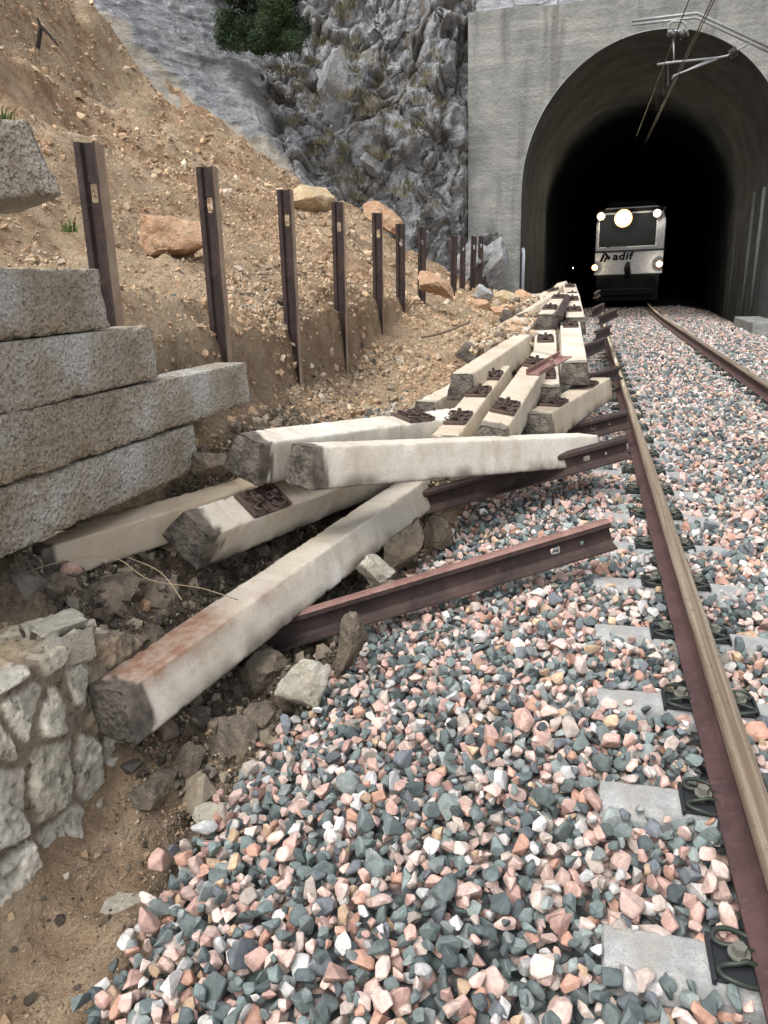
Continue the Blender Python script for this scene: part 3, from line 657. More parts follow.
# the standing wall of stacked sleepers, their undersides outwards
GW = 'sleepers stacked as a wall behind the posts'
def wall_beam(label, Y0, Y1, z0, z1, h, seed, X=-3.72):
    # lies on its side: its width stands upright, rough underside faces the track
    A = Vector((X-.12, Y0, z0)); B = Vector((X-.12, Y1, z1)); M = frame(A, B, 0)
    o = link('wall_sleeper', slab_mesh((B-A).length, .235, .235, h, seed, chip=.02, endmud=(.4, .4), mode='rough'), [M_SLP, M_ROUGH, M_ROUGH], M=M)
    tag(o, label, 'wall sleeper', GW); return o
wall_beam('rough grey sleeper on top of the stacked wall, ending before the first post', .6, 3.30, 1.625, 1.615, .285, 31)
wall_beam('rough grey sleeper, second from the top of the stacked wall, with a white patch', 1.0, 3.66, 1.34, 1.32, .285, 32, -3.70)
wall_beam('longest rough sleeper of the stacked wall, its sandy top edge showing', 2.1, 4.78, 1.055, .99, .285, 33, -3.69)
wall_beam('lowest full rough sleeper of the stacked wall, brown and under the longest one', 1.3, 3.98, .79, .71, .28, 34, -3.70)
wall_beam('dark bottom sleeper end showing at the left edge under the stacked wall', -.4, 2.32, .47, .47, .27, 35, -3.76)
# a further one lying askew above them, its end hanging in the air
A = Vector(at(-120, 128, X=-3.95)); 
o = link('wall_sleeper', slab_mesh(2.6, .235, .235, .285, 36, chip=.035, endmud=(.2, .2), mode='rough'), [M_SLP, M_ROUGH, M_ROUGH])
Bt = Vector(at(27, 168, Y=2.80)); At = Bt+Vector((-.15, -2.45, -.30)).normalized()*2.6
o.matrix_world = frame(At, Bt, R(-14)); tag(o, 'rough whitish sleeper end jutting out at the left edge above the wall', 'wall sleeper', GW)
wy = SLY0

# ------------------------------------------------------------------ rail posts
def post_mesh(L, slots=((.25, .034, .075),), roundhole=None, seed=0):
    """rail cut as a post: local z up from 0 to L, foot outward to +x"""
    h, foot, head = .135, .13, .062
    pr = rail_prof(h, foot, head, .014)               # (x across, z height) -> local (height from foot to -x, across y)
    n = len(pr); k = max(2, int(L/.12)); V = []
    for i in range(k+1):
        z = L*i/k
        for a, b in pr: V.append((h/2-b, a, z))
    Fc = [(i*n+j, i*n+(j+1) % n, (i+1)*n+(j+1) % n, (i+1)*n+j) for i in range(k) for j in range(n)]
    mb = MB(); mb.add(V, Fc+[tuple(range(n)), tuple(range(len(V)-1, len(V)-n-1, -1))])
    for i in range(k): mb.m[i*n] = 1                 # outer face of the foot
    if True:
        for i in range(k):
            for j in (9, 10): mb.m[i*n+j] = 1 if False else 0
    me = mb.mesh('rail_post')
    me.materials.append(M_RUSTD); me.materials.append(M_RUSTB)  # rust, with the shaded web and brighter flange face put into the colours
    ob = bpy.data.objects.new('tmp', me); COL.objects.link(ob)
    cuts = []
    for (d, wx, hz, xo) in slots:
        c = MB(); c.box((xo-wx/2, -.05, L-d-hz/2), (xo+wx/2, .05, L-d+hz/2)); co = c.build('cut', None, bevel=.01, seg=2); cuts.append(co)
        md = ob.modifiers.new('b', 'BOOLEAN'); md.object = co; md.operation = 'DIFFERENCE'; md.solver = 'EXACT'
    dg = bpy.context.evaluated_depsgraph_get(); nm = bpy.data.meshes.new_from_object(ob.evaluated_get(dg))
    for c in cuts: bpy.data.objects.remove(c)
    bpy.data.objects.remove(ob)
    nm.name = 'rail_post'; return nm
bpy.context.view_layer.update()
ME_POST = post_mesh(2.4, ((.25, .045, .10, .012),))
PT = [(84,142,3.77),(205,167,0),(284,190,0),(337,202,0),(377,213,0),(400,224,0),(422,227,0),(454,236,0),(463,237,0),(474,236,0),(481,236,0)]
PL = ['thick rusty rail post nearest the stacked wall, cut short by the top sleeper',
 'dark rusty rail post behind the end of the longest wall sleeper',
 'rusty rail post standing tall in the scarp, third along from the wall',
 'rusty rail post in the reddish earth, fourth along from the wall', 'thin rusty rail post in loose earth, fifth along from the wall',
 'rusty rail post close beside its neighbour, sixth along from the wall', 'pale brown rail post below the grey rocks, seventh along from the wall',
 'brown rail post, left one of the four clustered near the portal', 'brown rail post half hidden behind the first of the portal cluster',
 'dark brown rail post, third of the four clustered near the portal', 'last rail post, nearest the tunnel portal wall']
for i, ((px, py, _), lb) in enumerate(zip(PT, PL)):
    X = -4.05 if i not in (8, 10) else -4.25
    p = at(px, py, X=X); o = bpy.data.objects.new('rail_post', ME_POST); COL.objects.link(o)
    th = R(1.6+random.uniform(-.5, .5)); o.location = (X-2.4*math.sin(th), p[1], p[2]-2.4*math.cos(th)); o.rotation_euler = (R(random.uniform(-.5, .5)), th, R(13+random.uniform(-4, 4)))
    tag(o, lb, 'rail post', 'rusty rail posts in a row')
# posts that fell towards the track with the sleepers on top; head uppermost
def fallen_post(label, A, B, L=None, slots=((.33, .06, .04, 0), (.17, .026, .026, 0)), roll=0, h=.165, red=False):
    """A: top middle of the end by the track, B: the buried end"""
    A, B = Vector(A), Vector(B)
    if L: B = A+(B-A).normalized()*L
    Lx = (B-A).length; pr = rail_prof(h, .13, .085, .015); n = len(pr); mb = MB()
    V = []; k = 16
    for i in range(k+1):
        for a, b in pr: V.append((Lx*i/k-Lx/2, a, b-h))
    Fc = [(i*n+j, i*n+(j+1) % n, (i+1)*n+(j+1) % n, (i+1)*n+j) for i in range(k) for j in range(n)]
    mb.add(V, Fc+[tuple(range(n)), tuple(range(len(V)-1, len(V)-n-1, -1))])
    for i in range(k):
        for j in (8, 9, 10, 11, 12): mb.m[i*n+j] = 1
    me = mb.mesh('fallen_rail_post'); me.materials.append(M_RUSTD); me.materials.append(M_RUSTR if red else M_RUSTD)
    ob = bpy.data.objects.new('tmp', me); COL.objects.link(ob); cuts = []
    for (d, wx, hz, zo) in slots:
        c = MB(); c.box((-Lx/2+d-wx/2, -.05, -h*.55-hz/2), (-Lx/2+d+wx/2, .05, -h*.55+hz/2)); co = c.build('cut', None, bevel=.008, seg=2); cuts.append(co)
        md = ob.modifiers.new('b', 'BOOLEAN'); md.object = co; md.operation = 'DIFFERENCE'; md.solver = 'EXACT'
    dg = bpy.context.evaluated_depsgraph_get(); nm = bpy.data.meshes.new_from_object(ob.evaluated_get(dg))
    for c in cuts: bpy.data.objects.remove(c)
    bpy.data.objects.remove(ob)
    o = link('fallen_rail_post', nm, (), M=frame(A, B, roll)); tag(o, label, 'fallen post', 'rail posts fallen towards the track'); return o
fallen_post('nearest fallen rail post, reddish on top, sticking out from under the long sleeper', A_(607, 519, .34), A_(262, 622, -.04), roll=R(8), red=True)
fallen_post('dark fallen rail post below the topmost cream sleeper', A_(625, 436, .46), A_(428, 489, .20), L=2.5, roll=R(4))
fallen_post('dark fallen rail post under the grey-ended sleeper, its end over the rail', A_(626, 410, .40), A_(572, 424, .30), L=2.2)
fallen_post('fallen rail post lying across the running rail below the white square-ended sleeper', A_(619, 366, .37), A_(590, 374, .40), L=2.0)
fallen_post('fallen rail post end, lower of the five bunched by the far heap', A_(605, 337, .62), A_(588, 344, .62), L=2)
fallen_post('fallen rail post end, second from the bottom of the far bunch', A_(610, 325, .62), A_(588, 334, .70), L=2)
fallen_post('longest fallen rail post of the far bunch, with a pale spot near its end', A_(617, 308, .82), A_(585, 322, .80), L=2.4)
fallen_post('fallen rail post end, second from the top of the far bunch', A_(603, 303, .9), A_(585, 312, .88), L=2)
fallen_post('topmost fallen rail post end of the far bunch, closest to the train', A_(599, 290, 1.02), A_(585, 299, 1.0), L=2)
fallen_post('thin rail post lying lengthwise in the gap between white sleepers', (-1.70, 9.6, 1.12), (-1.66, 12.0, 1.32), L=2.2, roll=R(20))
# loose red plate
o = MB(); o.box((-.02,-.06,.0), (.55,.06,.012)); o.box((-.02,.048,.012), (.55,.06,.05)); o.box((-.02,-.06,.012), (.25,-.05,.035)); o.tube([(.3, 0, .012), (.3, 0, .05)], .018, 8); o.tube([(.45, 0, .012), (.45, 0, .045)], .014, 8)
A, B = Vector(A_(534, 375, .88)), Vector(A_(578, 350, 1.0))
M = frame(A, B); M.translation = A
tag(o.build('steel_plate', M_RUSTR, bevel=.002, seg=1, M=M), 'loose red rusty steel plate lying across two white sleepers', 'steel plate')

# ------------------------------------------------------------------ boulders and rubble
def rock_mesh(seed, sub=4, dims=(1, 1, 1), cuts=16, rough=.16):
    bm = bmesh.new(); bmesh.ops.create_icosphere(bm, subdivisions=sub, radius=1.); V = np.array([v.co[:] for v in bm.verts]); Fc = np.array([[v.index for v in f.verts] for f in bm.faces]); bm.free()
    g = np.random.default_rng(seed)
    for _ in range(cuts):
        n = g.normal(size=3); n /= np.linalg.norm(n); d = g.uniform(.42, .82); s = V@n-d; V = V-np.where(s > 0, s*.98, 0)[:, None]*n
    V = V/np.abs(V).max(0)*(1+rough*fbm(V*1.8+seed, 4, seed)[:, None]+.06*fbm(V*4+seed, 5, seed+3, ridge=True)[:, None])
    return V*np.array(dims)/1., Fc
def boulder(label, loc, dims, seed, mat, rot=(0, 0, 0), group=None, cat='rock', name='rock', sub=4):
    V, Fc = rock_mesh(seed, sub, dims); o = link(name, npmesh(name, V, Fc, True), mat); o.location = loc; o.rotation_euler = [R(a) for a in rot]
    o.data.set_sharp_from_angle(angle=R(42))
    tag(o, label, cat, group); return o
MR_OR = m_rock('orange_boulder_stone', (.45, .27, .16), (.58, .38, .25), (.62, .48, .36), 1.)
MR_YE = m_rock('yellowish_stone', (.42, .31, .18), (.58, .46, .30), (.6, .53, .42), 1.5)
MR_GR = m_rock('grey_stone', (.28, .29, .28), (.46, .46, .45), (.6, .6, .58), 1.5, (.3, .27, .22))
MR_BR = m_rock('muddy_brown_stone', (.12, .10, .08), (.25, .205, .155), (.36, .31, .24), 2.5, (.2, .15, .1))
MR_LT = m_rock('pale_lichened_stone', (.44, .40, .31), (.60, .57, .49), (.72, .71, .67), 3., (.26, .2, .13))
MR_PK = m_rock('pink_stone', (.5, .28, .23), (.6, .40, .35), (.62, .5, .46), 4.)
def gz(x, y): return float(terrain(np.array([x]), np.array([y]))[0])
B_ = [  # label, px, py, fixed coordinate, half sizes, seed, material, rotation
 ('large orange boulder lying on the slope between the first two posts', 172, 242, dict(Y=8.2), (.52,.36,.27), 1, MR_OR, (0,5,8)),
 ('flat tan boulder on the slope crest right of the third post', 316, 203, dict(Y=14.2), (.60,.5,.34), 2, MR_YE, (0,12,20)),
 ('orange boulder leaning behind the fifth post', 386, 220, dict(Y=14.6), (.48,.35,.24), 3, MR_OR, (0,24,10)),
 ('orange slab of rock sunk in the slope beside the seventh post', 432, 283, dict(Y=12), (.42,.3,.16), 4, MR_OR, (0,32,0)),
 ('bluish grey block at the foot of the last posts', 481, 297, dict(Y=17), (.24,.2,.24), 5, MR_GR, (10,20,30)),
 ('broad yellow boulder near the tunnel mouth', 503, 300, dict(Y=17.5), (.5,.36,.26), 6, MR_YE, (0,10,20)),
 ('orange boulder beside the white pipe at the tunnel mouth', 524, 302, dict(Y=18.2), (.34,.3,.27), 7, MR_OR, (0,0,50)),
 ('low orange rock in front of the broad yellow boulder', 507, 315, dict(Y=14.5), (.36,.26,.15), 8, MR_OR, (0,4,10)),
 ('small rust-orange rock left of the yellow boulders', 479, 308, dict(Y=14.5), (.22,.18,.16), 9, MR_OR, (0,14,0)),
 ('little white rock on the far heap by the portal foot', 541, 299, dict(Y=17), (.24,.2,.13), 10, MR_LT, (0,8,0)),
 ('rough pale boulder standing at the edge of the ballast under the long sleeper', 302, 685, dict(Z=-.12), (.125,.11,.15), 11, MR_LT, (8,10,30)),
 ('tall thin slab of rock upright beside the pale boulder', 352, 643, dict(Z=-.02), (.085,.07,.20), 12, MR_BR, (6,22,20)),
 ('yellow-brown rock behind the nearest fallen rail post', 375, 568, dict(Z=.02), (.12,.12,.12), 13, MR_LT, (0,0,0)),
 ('big brown rock under the end of the long sleeper, by the upper fallen post', 404, 545, dict(Z=.02), (.13,.11,.19), 44, MR_BR, (0,22,20)),
 ('dark brown rock right of the big brown one', 440, 530, dict(Z=.02), (.12,.12,.13), 15, MR_BR, (0,0,10)),
 ('brown stone under the middle of the long sleeper', 262, 668, dict(Z=-.18), (.14,.12,.12), 16, MR_BR, (0,0,70)),
 ('pale brown stone below the nearest fallen post, beside the thin slab', 392, 600, dict(Z=-.05), (.10,.08,.11), 17, MR_BR, (0,20,0)),
 ('dark clod in the hollow under the long sleeper', 235, 745, dict(Z=-.3), (.14,.13,.12), 18, MR_BR, (0,0,15)),
 ('dark lump left of the hollow, below the sleeper', 190, 722, dict(Z=-.28), (.10,.1,.10), 19, MR_BR, (30,0,15)),
 ('brown stone block at the foot of the masonry wall end', 150, 795, dict(Z=-.33), (.13,.07,.09), 20, MR_BR, (0,4,75)),
 ('dark angular stone standing in the hollow, centre', 185, 765, dict(Z=-.3), (.07,.06,.12), 21, MR_BR, (0,15,0)),
 ('white splashed stone at the ballast edge', 213, 818, dict(Z=-.34), (.10,.08,.045), 22, MR_LT, (0,0,10)),
 ('cream squarish stone lying alone at the lower ballast edge', 143, 948, dict(Z=-.38), (.052,.045,.04), 23, MR_YE, (0,0,20)),
 ('flat pale slab set in the sandy ditch floor', 118, 908, dict(Z=-.47), (.17,.07,.03), 24, MR_LT, (0,0,8)),
 ('pink stone on the rubble beside the dusty beige sleeper', 73, 570, dict(Z=.43), (.055,.045,.04), 25, MR_PK, (0,0,8)),
 ('small round orange stone in the dark rubble', 146, 606, dict(Z=.18), (.04,.035,.035), 26, MR_OR, (0,0,8)),
 ('grey rubble lump below the pink stone', 60, 588, dict(Z=.36), (.14,.10,.08), 27, MR_BR, (0,0,40)),
 ('muddy rubble lump under the dusty beige sleeper', 110, 590, dict(Z=.27), (.16,.13,.11), 28, MR_BR, (0,0,10)),
 ('grey-brown stone wedged below the lowest wall sleeper end', 208, 462, dict(Z=.62), (.15,.12,.09), 29, MR_BR, (0,0,10)),
 ('tan stone lump in the rubble below the round orange stone', 150, 640, dict(Z=.05), (.12,.1,.10), 30, MR_BR, (0,0,10)),
 ('dark stone lump beside the long sleeper middle', 230, 610, dict(Z=.02), (.12,.1,.09), 31, MR_BR, (0,0,50)),
 ('broken stone at the right of the hollow, near the pale boulder', 262, 718, dict(Z=-.26), (.09,.08,.07), 32, MR_BR, (0,30,50)),
]
for lb, px, py, fx, dm, sd, mt, rt in B_:
    p = at(px, py, **fx)
    boulder(lb, tuple(p), dm, sd, mt, rt, sub=5, group='rocks lying on the slope' if sd < 11 else 'rocks in the rubble')

def block(label, px, py, Z, L, w, h, ang, seed, mat):
    p = at(px, py, Z=Z); M = Matrix.Translation(tuple(p-np.array([0, 0, h/2]))) @ Matrix.Rotation(R(ang), 4, 'Z') @ Matrix.Rotation(R(4), 4, 'Y')
    me = slab_mesh(L, w*.9, w, h, seed, chip=.09, endmud=(0, 0)); me.materials.clear()
    for _ in range(3): me.materials.append(mat)
    me.set_sharp_from_angle(angle=R(45)); o = bpy.data.objects.new('stone_block', me); COL.objects.link(o); o.matrix_world = M
    tag(o, label, 'stone block', 'blocks on the masonry wall')
block('large whitish stone block on the corner of the masonry wall top', 56, 622, .43, .26, .22, .17, 66, 61, MR_LT)
boulder('brick-red stone chip wedged at the masonry wall top', tuple(at(20, 672, Z=.36)), (.03, .035, .04), 63, MR_PK, (0, 0, 20), 'rocks in the rubble')
# earthy rubble and pebbles over the soil: nobody could count them
def soil_scatter(seed, n, x0, x1, y0, y1, smin, smax, pal, dens=None, protos=far_p, lift=.2):
    g = np.random.default_rng(seed); x = g.uniform(x0, x1, n); y = y0+(y1-y0)*g.uniform(0, 1, n)
    keep = x < edge_x(y)-.02
    if dens is not None: keep &= g.uniform(0, 1, n) < dens(x, y)
    keep &= ~((x > -3.95) & (x < -3.2) & (y < 2.45))
    x, y = x[keep], y[keep]; s = np.clip(smin*(g.pareto(2.2, len(x))+1), smin, smax); z = terrain(x, y)+s*lift
    col = np.array(pal)[g.integers(0, len(pal), len(x))]*g.uniform(.75, 1.25, (len(x), 1))
    return scatter(protos, np.stack([x, y, z], 1), s, col, g)
mud_p = []
for _i in range(8):
    _V, _F = rock_mesh(400+_i, 2, (1, .8, .65)); mud_p.append((_V, _F))
clod_p = []
for _i in range(8):
    _V, _F = rock_mesh(430+_i, 1, (1, .85, .6), rough=.25); clod_p.append((_V, _F))
TANP = [(.46,.35,.23),(.42,.30,.19),(.50,.40,.28),(.36,.25,.16),(.54,.46,.36),(.44,.30,.19),(.36,.29,.21)]
DRKP = [(.11,.09,.07),(.18,.145,.11),(.25,.2,.15),(.09,.08,.065),(.32,.27,.2),(.15,.13,.11)]
cl = lambda x, y: np.clip(.45+.9*fbm(np.stack([x, y, x*0], -1)*.9, 3, 77), .04, 1)
CLP = [(.45,.32,.21),(.42,.295,.19),(.48,.36,.245),(.37,.26,.17),(.33,.225,.145)]
cl2 = lambda x, y: np.clip(.35+1.6*fbm(np.stack([x, y, x*0], -1)*1.3, 4, 177), .03, 1)
parts = [soil_scatter(41, 30000, -8, -2.4, 4.0, 13, .012, .05, CLP, cl2, clod_p, -.25), soil_scatter(42, 16000, -13, -3, 10.5, 23, .022, .10, CLP, cl2, clod_p, -.25),
         soil_scatter(11, 30000, -9, -2.0, 4.2, 13, .009, .07, TANP, cl), soil_scatter(12, 18000, -14, -2, 11, 23.5, .018, .13, TANP, cl),
         soil_scatter(13, 16000, -3.9, -2.5, 2.2, 6, .009, .06, DRKP), soil_scatter(18, 170, -3.85, -2.55, 2.2, 5.6, .04, .12, DRKP, None, mud_p, .0), soil_scatter(14, 9000, -3.2, -2.5, .8, 2.6, .0035, .03, TANP+DRKP, lambda x, y: .25+.7*smooth(1.6, 2.4, y)+.5*smooth(-2.72, -2.6, x)),
         soil_scatter(15, 900, -4.9, -4.5, 4.2, 7.2, .018, .035, [(.2,.24,.23),(.4,.38,.36),(.12,.15,.15)], cl), soil_scatter(16, 6000, -5.4, -3.2, 6.2, 9.5, .014, .06, TANP+DRKP[2:5], cl),
         soil_scatter(17, 700, -3.4, -2.6, 5.5, 8, .02, .04, [(.2,.24,.23),(.4,.38,.36),(.12,.15,.15)], cl)]
g = np.random.default_rng(91); n_ = 1100; hy_ = g.uniform(8.6, 18, n_); hx_ = g.uniform(-2.75, -1.8, n_)+.1*np.sin(hy_*3); hz_ = np.interp(hy_, [8.6, 9.5, 12, 15, 18], [.86, .96, 1.08, 1.22, 1.2])-.16*np.clip(-hx_-2.3, 0, 1)+g.uniform(-.06, .03, n_)-.25*np.clip(hx_+1.95, 0, 1)
kp = fbm(np.stack([hx_*1.5, hy_*.8, hy_*0], 1), 3, 5) > .05; pp = np.stack([hx_, hy_, hz_], 1)[kp]
parts.append(scatter(mud_p, pp, np.clip(.02*(g.pareto(2.2, len(pp))+1), .02, .09), np.array(TANP+DRKP[1:3])[g.integers(0, len(TANP)+2, len(pp))], g))
off = 0; Vs, Fs, Cs = [], [], []
for V, Fc, Cc in parts: Vs.append(V); Fs.append(Fc+off); Cs.append(Cc); off += len(V)
me = npmesh('earthy_rubble', np.concatenate(Vs), np.concatenate(Fs), False, attrs={'tint': np.clip(np.concatenate(Cs), 0, .8)})
tag(link('earthy_rubble', me, M_PEB), 'loose clods and pebbles strewn over the landslip', 'rubble', kind='stuff')

# ------------------------------------------------------------------ old masonry wall, lower left
def masonry():
    X0 = -3.24
    ys = np.arange(.2, 2.86, .011); ts = np.arange(0, 1.55, .011)
    Yg, Tg = np.meshgrid(ys, ts, indexing='ij')
    top = np.interp(Yg, [.2, 1.5, 2.1, 2.45, 2.7, 2.86], [.42, .42, .36, .26, .06, -.12])+.035*fbm(np.stack([Yg*5, Yg*0, Yg*0], -1), 3, 3)
    hgt = top+.62; over = np.clip(Tg-hgt, 0, None); z = np.where(Tg < hgt, -.62+Tg, top+0*Tg); r = .05
    x = X0-over-.06*(z+.6)
    seeds = [(25,655,.15),(65,640,.2),(15,790,0),(55,770,0),(68,845,0),(25,895,0),(25,930,0),(95,765,0),(120,740,0),(70,705,0),(85,690,0),(30,712,0),(130,775,0),(105,815,0),(85,880,0),(45,965,0),(110,700,0),(150,750,0),(10,740,0)]
    S = np.array([at(a, b, X=X0)[1:] for a, b, _ in seeds]); g = np.random.default_rng(5)
    ex = np.array([(y, z_) for y in np.arange(.2, 2.9, .27) for z_ in np.arange(-.6, .5, .2)])+g.normal(size=(len(np.arange(.2, 2.9, .27))*6, 2))*.04
    ex = np.array([e for e in ex if np.min(np.hypot(*(S-e).T)) > .23]); S = np.concatenate([S, ex])
    wob = np.stack([fbm(np.stack([Yg*5, z*5+over*5, Yg*0], -1), 3, 9), fbm(np.stack([Yg*5, z*5, Yg*0+4], -1), 3, 12)], -1)*.05
    Q = np.stack([Yg, z+over], -1)+wob
    d = np.sqrt(((Q[:, :, None]-S[None, None])**2).sum(-1)); o_ = np.argsort(d, -1)[..., :2]; f1 = np.take_along_axis(d, o_[..., :1], -1)[..., 0]; f2 = np.take_along_axis(d, o_[..., 1:2], -1)[..., 0]
    b = smooth(.02, .055, f2-f1+.012*fbm(np.stack([Yg*14, z*14, Yg*0], -1), 2, 8)); cid = o_[..., 0]; rr = g.uniform(0, 1, len(S))[cid]
    P3 = np.stack([x, Yg, z+over], -1); nn = fbm(P3*9, 4, 30); n2 = fbm(P3*30, 3, 31, ridge=True)
    tilt = (Yg-S[cid, 0])*(rr-.5)*.5+(z-S[cid, 1])*(g.uniform(-.5, .5, len(S))[cid])
    bump = b*(.010+.016*rr+tilt*.30+.012*nn+.012*n2)+(1-b)*(.004+.014*nn+.006*n2)
    onface = smooth(.04, 0, over)
    x = x+bump*onface; z2 = z+bump*(1-onface)*.6
    tint = np.array([(.80,.74,.60),(.72,.66,.52),(.84,.79,.67),(.46,.36,.25),(.40,.32,.23)])[np.minimum((rr*5).astype(int), 4)]
    for i_ in (2, 4, 5, 6, 7, 0, 8): tint[cid == i_] = (.84, .79, .67)
    mort = np.array((.26, .215, .16)); w = smooth(.1, .6, b)[..., None]; lich = smooth(-.1, .4, nn)[..., None]
    c = mort*(1-w)+w*(tint*(.62+.5*lich)*(.8+.3*smooth(-.2, .4, n2)[..., None])); brown = smooth(.15, .5, fbm(P3*4, 3, 55))[..., None]*.3; c = c*(1-brown)+brown*np.array((.27, .20, .13))
    sandy = smooth(.03, .12, over)[..., None]*smooth(-.2, .3, fbm(P3*3.5, 3, 56))[..., None]; c = c*(1-sandy)+sandy*np.array((.5, .40, .27))
    me = npmesh('masonry_wall', np.stack([x, Yg, z2], -1).reshape(-1, 3), gridfaces(*Yg.shape, flip=False), True, attrs={'tint': c.reshape(-1, 3)})
    t = NT('old_masonry', .92, .15); cc = t.attr('tint'); n = t.noise(26, 6, .72); n4 = t.noise(90, 3, .7)
    cc = t.mix(1., cc, t.ramp(n, [(.34, .30), (.46, .95), (.68, 1.25)]), 'MULTIPLY'); M = t.fin(cc, t.bump(n, 1., .02, t.bump(n4, .6, .005)))
    tag(link('masonry_wall', me, M), 'old rubble masonry retaining wall with pale lichened stones, lower left', 'wall')
    bm = bmesh.new(); bm.from_mesh(me); bmesh.ops.recalc_face_normals(bm, faces=bm.faces); bm.to_mesh(me); bm.free()
masonry()

# ------------------------------------------------------------------ cliff
cp = [(468,130,23.3),(468,0,23.8),(468,230,23.0),(490,270,23.0),(468,300,22.6),(430,60,23.4),(400,150,21.8),(420,230,21.3),(380,225,20.8),(350,0,23.6),(300,185,19.4),(330,120,21.2),(300,60,22.2),(255,60,21.3),(215,140,17.8),(210,0,20.5),(260,130,19.4),(160,100,17.0),(100,100,15.0),(100,0,17.2),(68,0,16.8),(30,-60,17.5),(100,-100,19),(250,-120,24),(400,-120,25.5),(500,-120,26),(200,250,15.5),(300,260,18),(60,200,12.5),(0,0,14.5),(0,-100,16)]
CW = np.array([at(a, b, Y=c) for a, b, c in cp])
CF = tps_fit(CW[:, [0, 2]], CW[:, 1], 5e-2)
cx_ = np.arange(-19, -4.0, .05); cz_ = np.arange(.6, 13.2, .05)
XG, ZG = np.meshgrid(cx_, cz_, indexing='ij'); YG = tps_eval(CF, np.stack([XG.ravel(), ZG.ravel()], 1)).reshape(XG.shape)
P = np.stack([XG, YG, ZG], -1)
ledge = -8.75-(ZG-4)*.52+.35*fbm(P*.8, 3, 60)
slab = smooth(.25, -.25, XG-ledge)
crag = 1-slab
P2 = P*np.array([1.1, 1, .6])+.5*np.stack([fbm(P*.9, 3, 61), fbm(P*.9, 3, 62), fbm(P*.9, 3, 63)], -1)
f1, f2, cid = worley(P2*.95, 64); g1, g2, gid = worley(P2*2.3, 70)
blk = (cid-.5)*.75*smooth(0, .22, f2-f1)-.16*smooth(.10, 0, f2-f1)-.25*f1; blk2 = (gid-.5)*.30*smooth(0, .22, g2-g1)-.07*smooth(.10, 0, g2-g1)-.12*g1+.55*fbm(P*.7, 3, 58)
disp = crag*(blk+blk2+.30*fbm(P*np.array([1.6, 1.6, 1.0]), 6, 80, g=.55, ridge=True))+slab*(.35+.10*fbm(P*np.array([1.4, 1.4, 1.4]), 4, 83)+.08*fbm(P*np.array([2.2, 2.2, 6]), 4, 84, ridge=True)+.10*smooth(-.1, .1, fbm(P*np.array([.5, .5, 1.1]), 3, 85)))
lean = np.array([.30, -.9, .22]); D = P+disp[..., None]*lean
D[..., 1] -= .0
crack = np.clip(crag*(.8*smooth(.06, .0, f2-f1)+.5*smooth(.05, .0, g2-g1)+.65*smooth(.2, .45, fbm(P*1.1, 4, 88))), 0, 1)
pale = slab*smooth(.9, .2, np.abs((GZ.mean()*0)+XG*0+9))*0
# pale unweathered rim where the soil has just come away from the slab
soilz = terrain(D[..., 0], D[..., 1]); pale = slab*smooth(.55, .35, D[..., 2]-soilz-.5*fbm(P*1.3, 3, 99))*smooth(-15.5, -14, XG)
keep = ~((D[..., 0] > -4.85) & (ZG > 3.6)) 
Dn = D.copy(); lim = (Dn[..., 0] > -4.95) & (ZG > 2.8); Dn[..., 1] = np.where(lim, np.maximum(Dn[..., 1], 23.9), Dn[..., 1])
me = npmesh('rock_face', Dn.reshape(-1, 3), gridfaces(*XG.shape), True, attrs={'crack': crack.ravel(), 'pale': pale.ravel(), 'slab': slab.ravel()})
tag(link('rock_face', me, M_CLIFF), kind='structure')
# hill above and behind the portal
hx = np.arange(-8, 16, .35); hy = np.arange(24.1, 45, .4); HX, HY = np.meshgrid(hx, hy, indexing='ij'); HP = np.stack([HX, HY, HX*0], -1)
HZ = 8.35+(HY-24)*1.4+.6*fbm(HP*.6, 4, 90, ridge=True)*np.clip((HY-24.1)/2, .15, 1)
z0 = np.zeros(HX.size); me = npmesh('mountain', np.stack([HX, HY, HZ], -1).reshape(-1, 3), gridfaces(*HX.shape), True, attrs={'crack': z0, 'pale': z0})
tag(link('mountain', me, M_CLIFF), kind='structure')

# individual crags standing out of the face, and dry tufts between them
MR_CR = m_rock('weathered_crag_limestone', (.22, .232, .245), (.41, .42, .435), (.58, .59, .59), .9, (.2, .18, .14))
for i, (px, py, Y, dm, rt, lb) in enumerate([
  (335,85,21.4,(.42,.4,1.25),(0,6,0),'tall pale crag pillar in the middle of the rock face'),
  (330,160,20.6,(.25,.3,.4),(0,0,0),'small crag low in the grassy cleft'),
  (472,258,21.6,(.5,.5,.55),(0,0,30),'low crag merging with the portal wall foot'),
  (492,262,22.6,(.42,.3,.62),(0,8,0),'rough rock lump stuck to the portal wall base'),
  (372,165,21.1,(.3,.3,.28),(0,15,0),'little crag among the dry grass, centre of the rock face')]):
    p = at(px, py, Y=Y+.18); boulder(lb, tuple(p), tuple(q*1.1 for q in dm), 200+i, MR_CR, rt, 'crags of the rock face', 'crag', 'crag', 5)

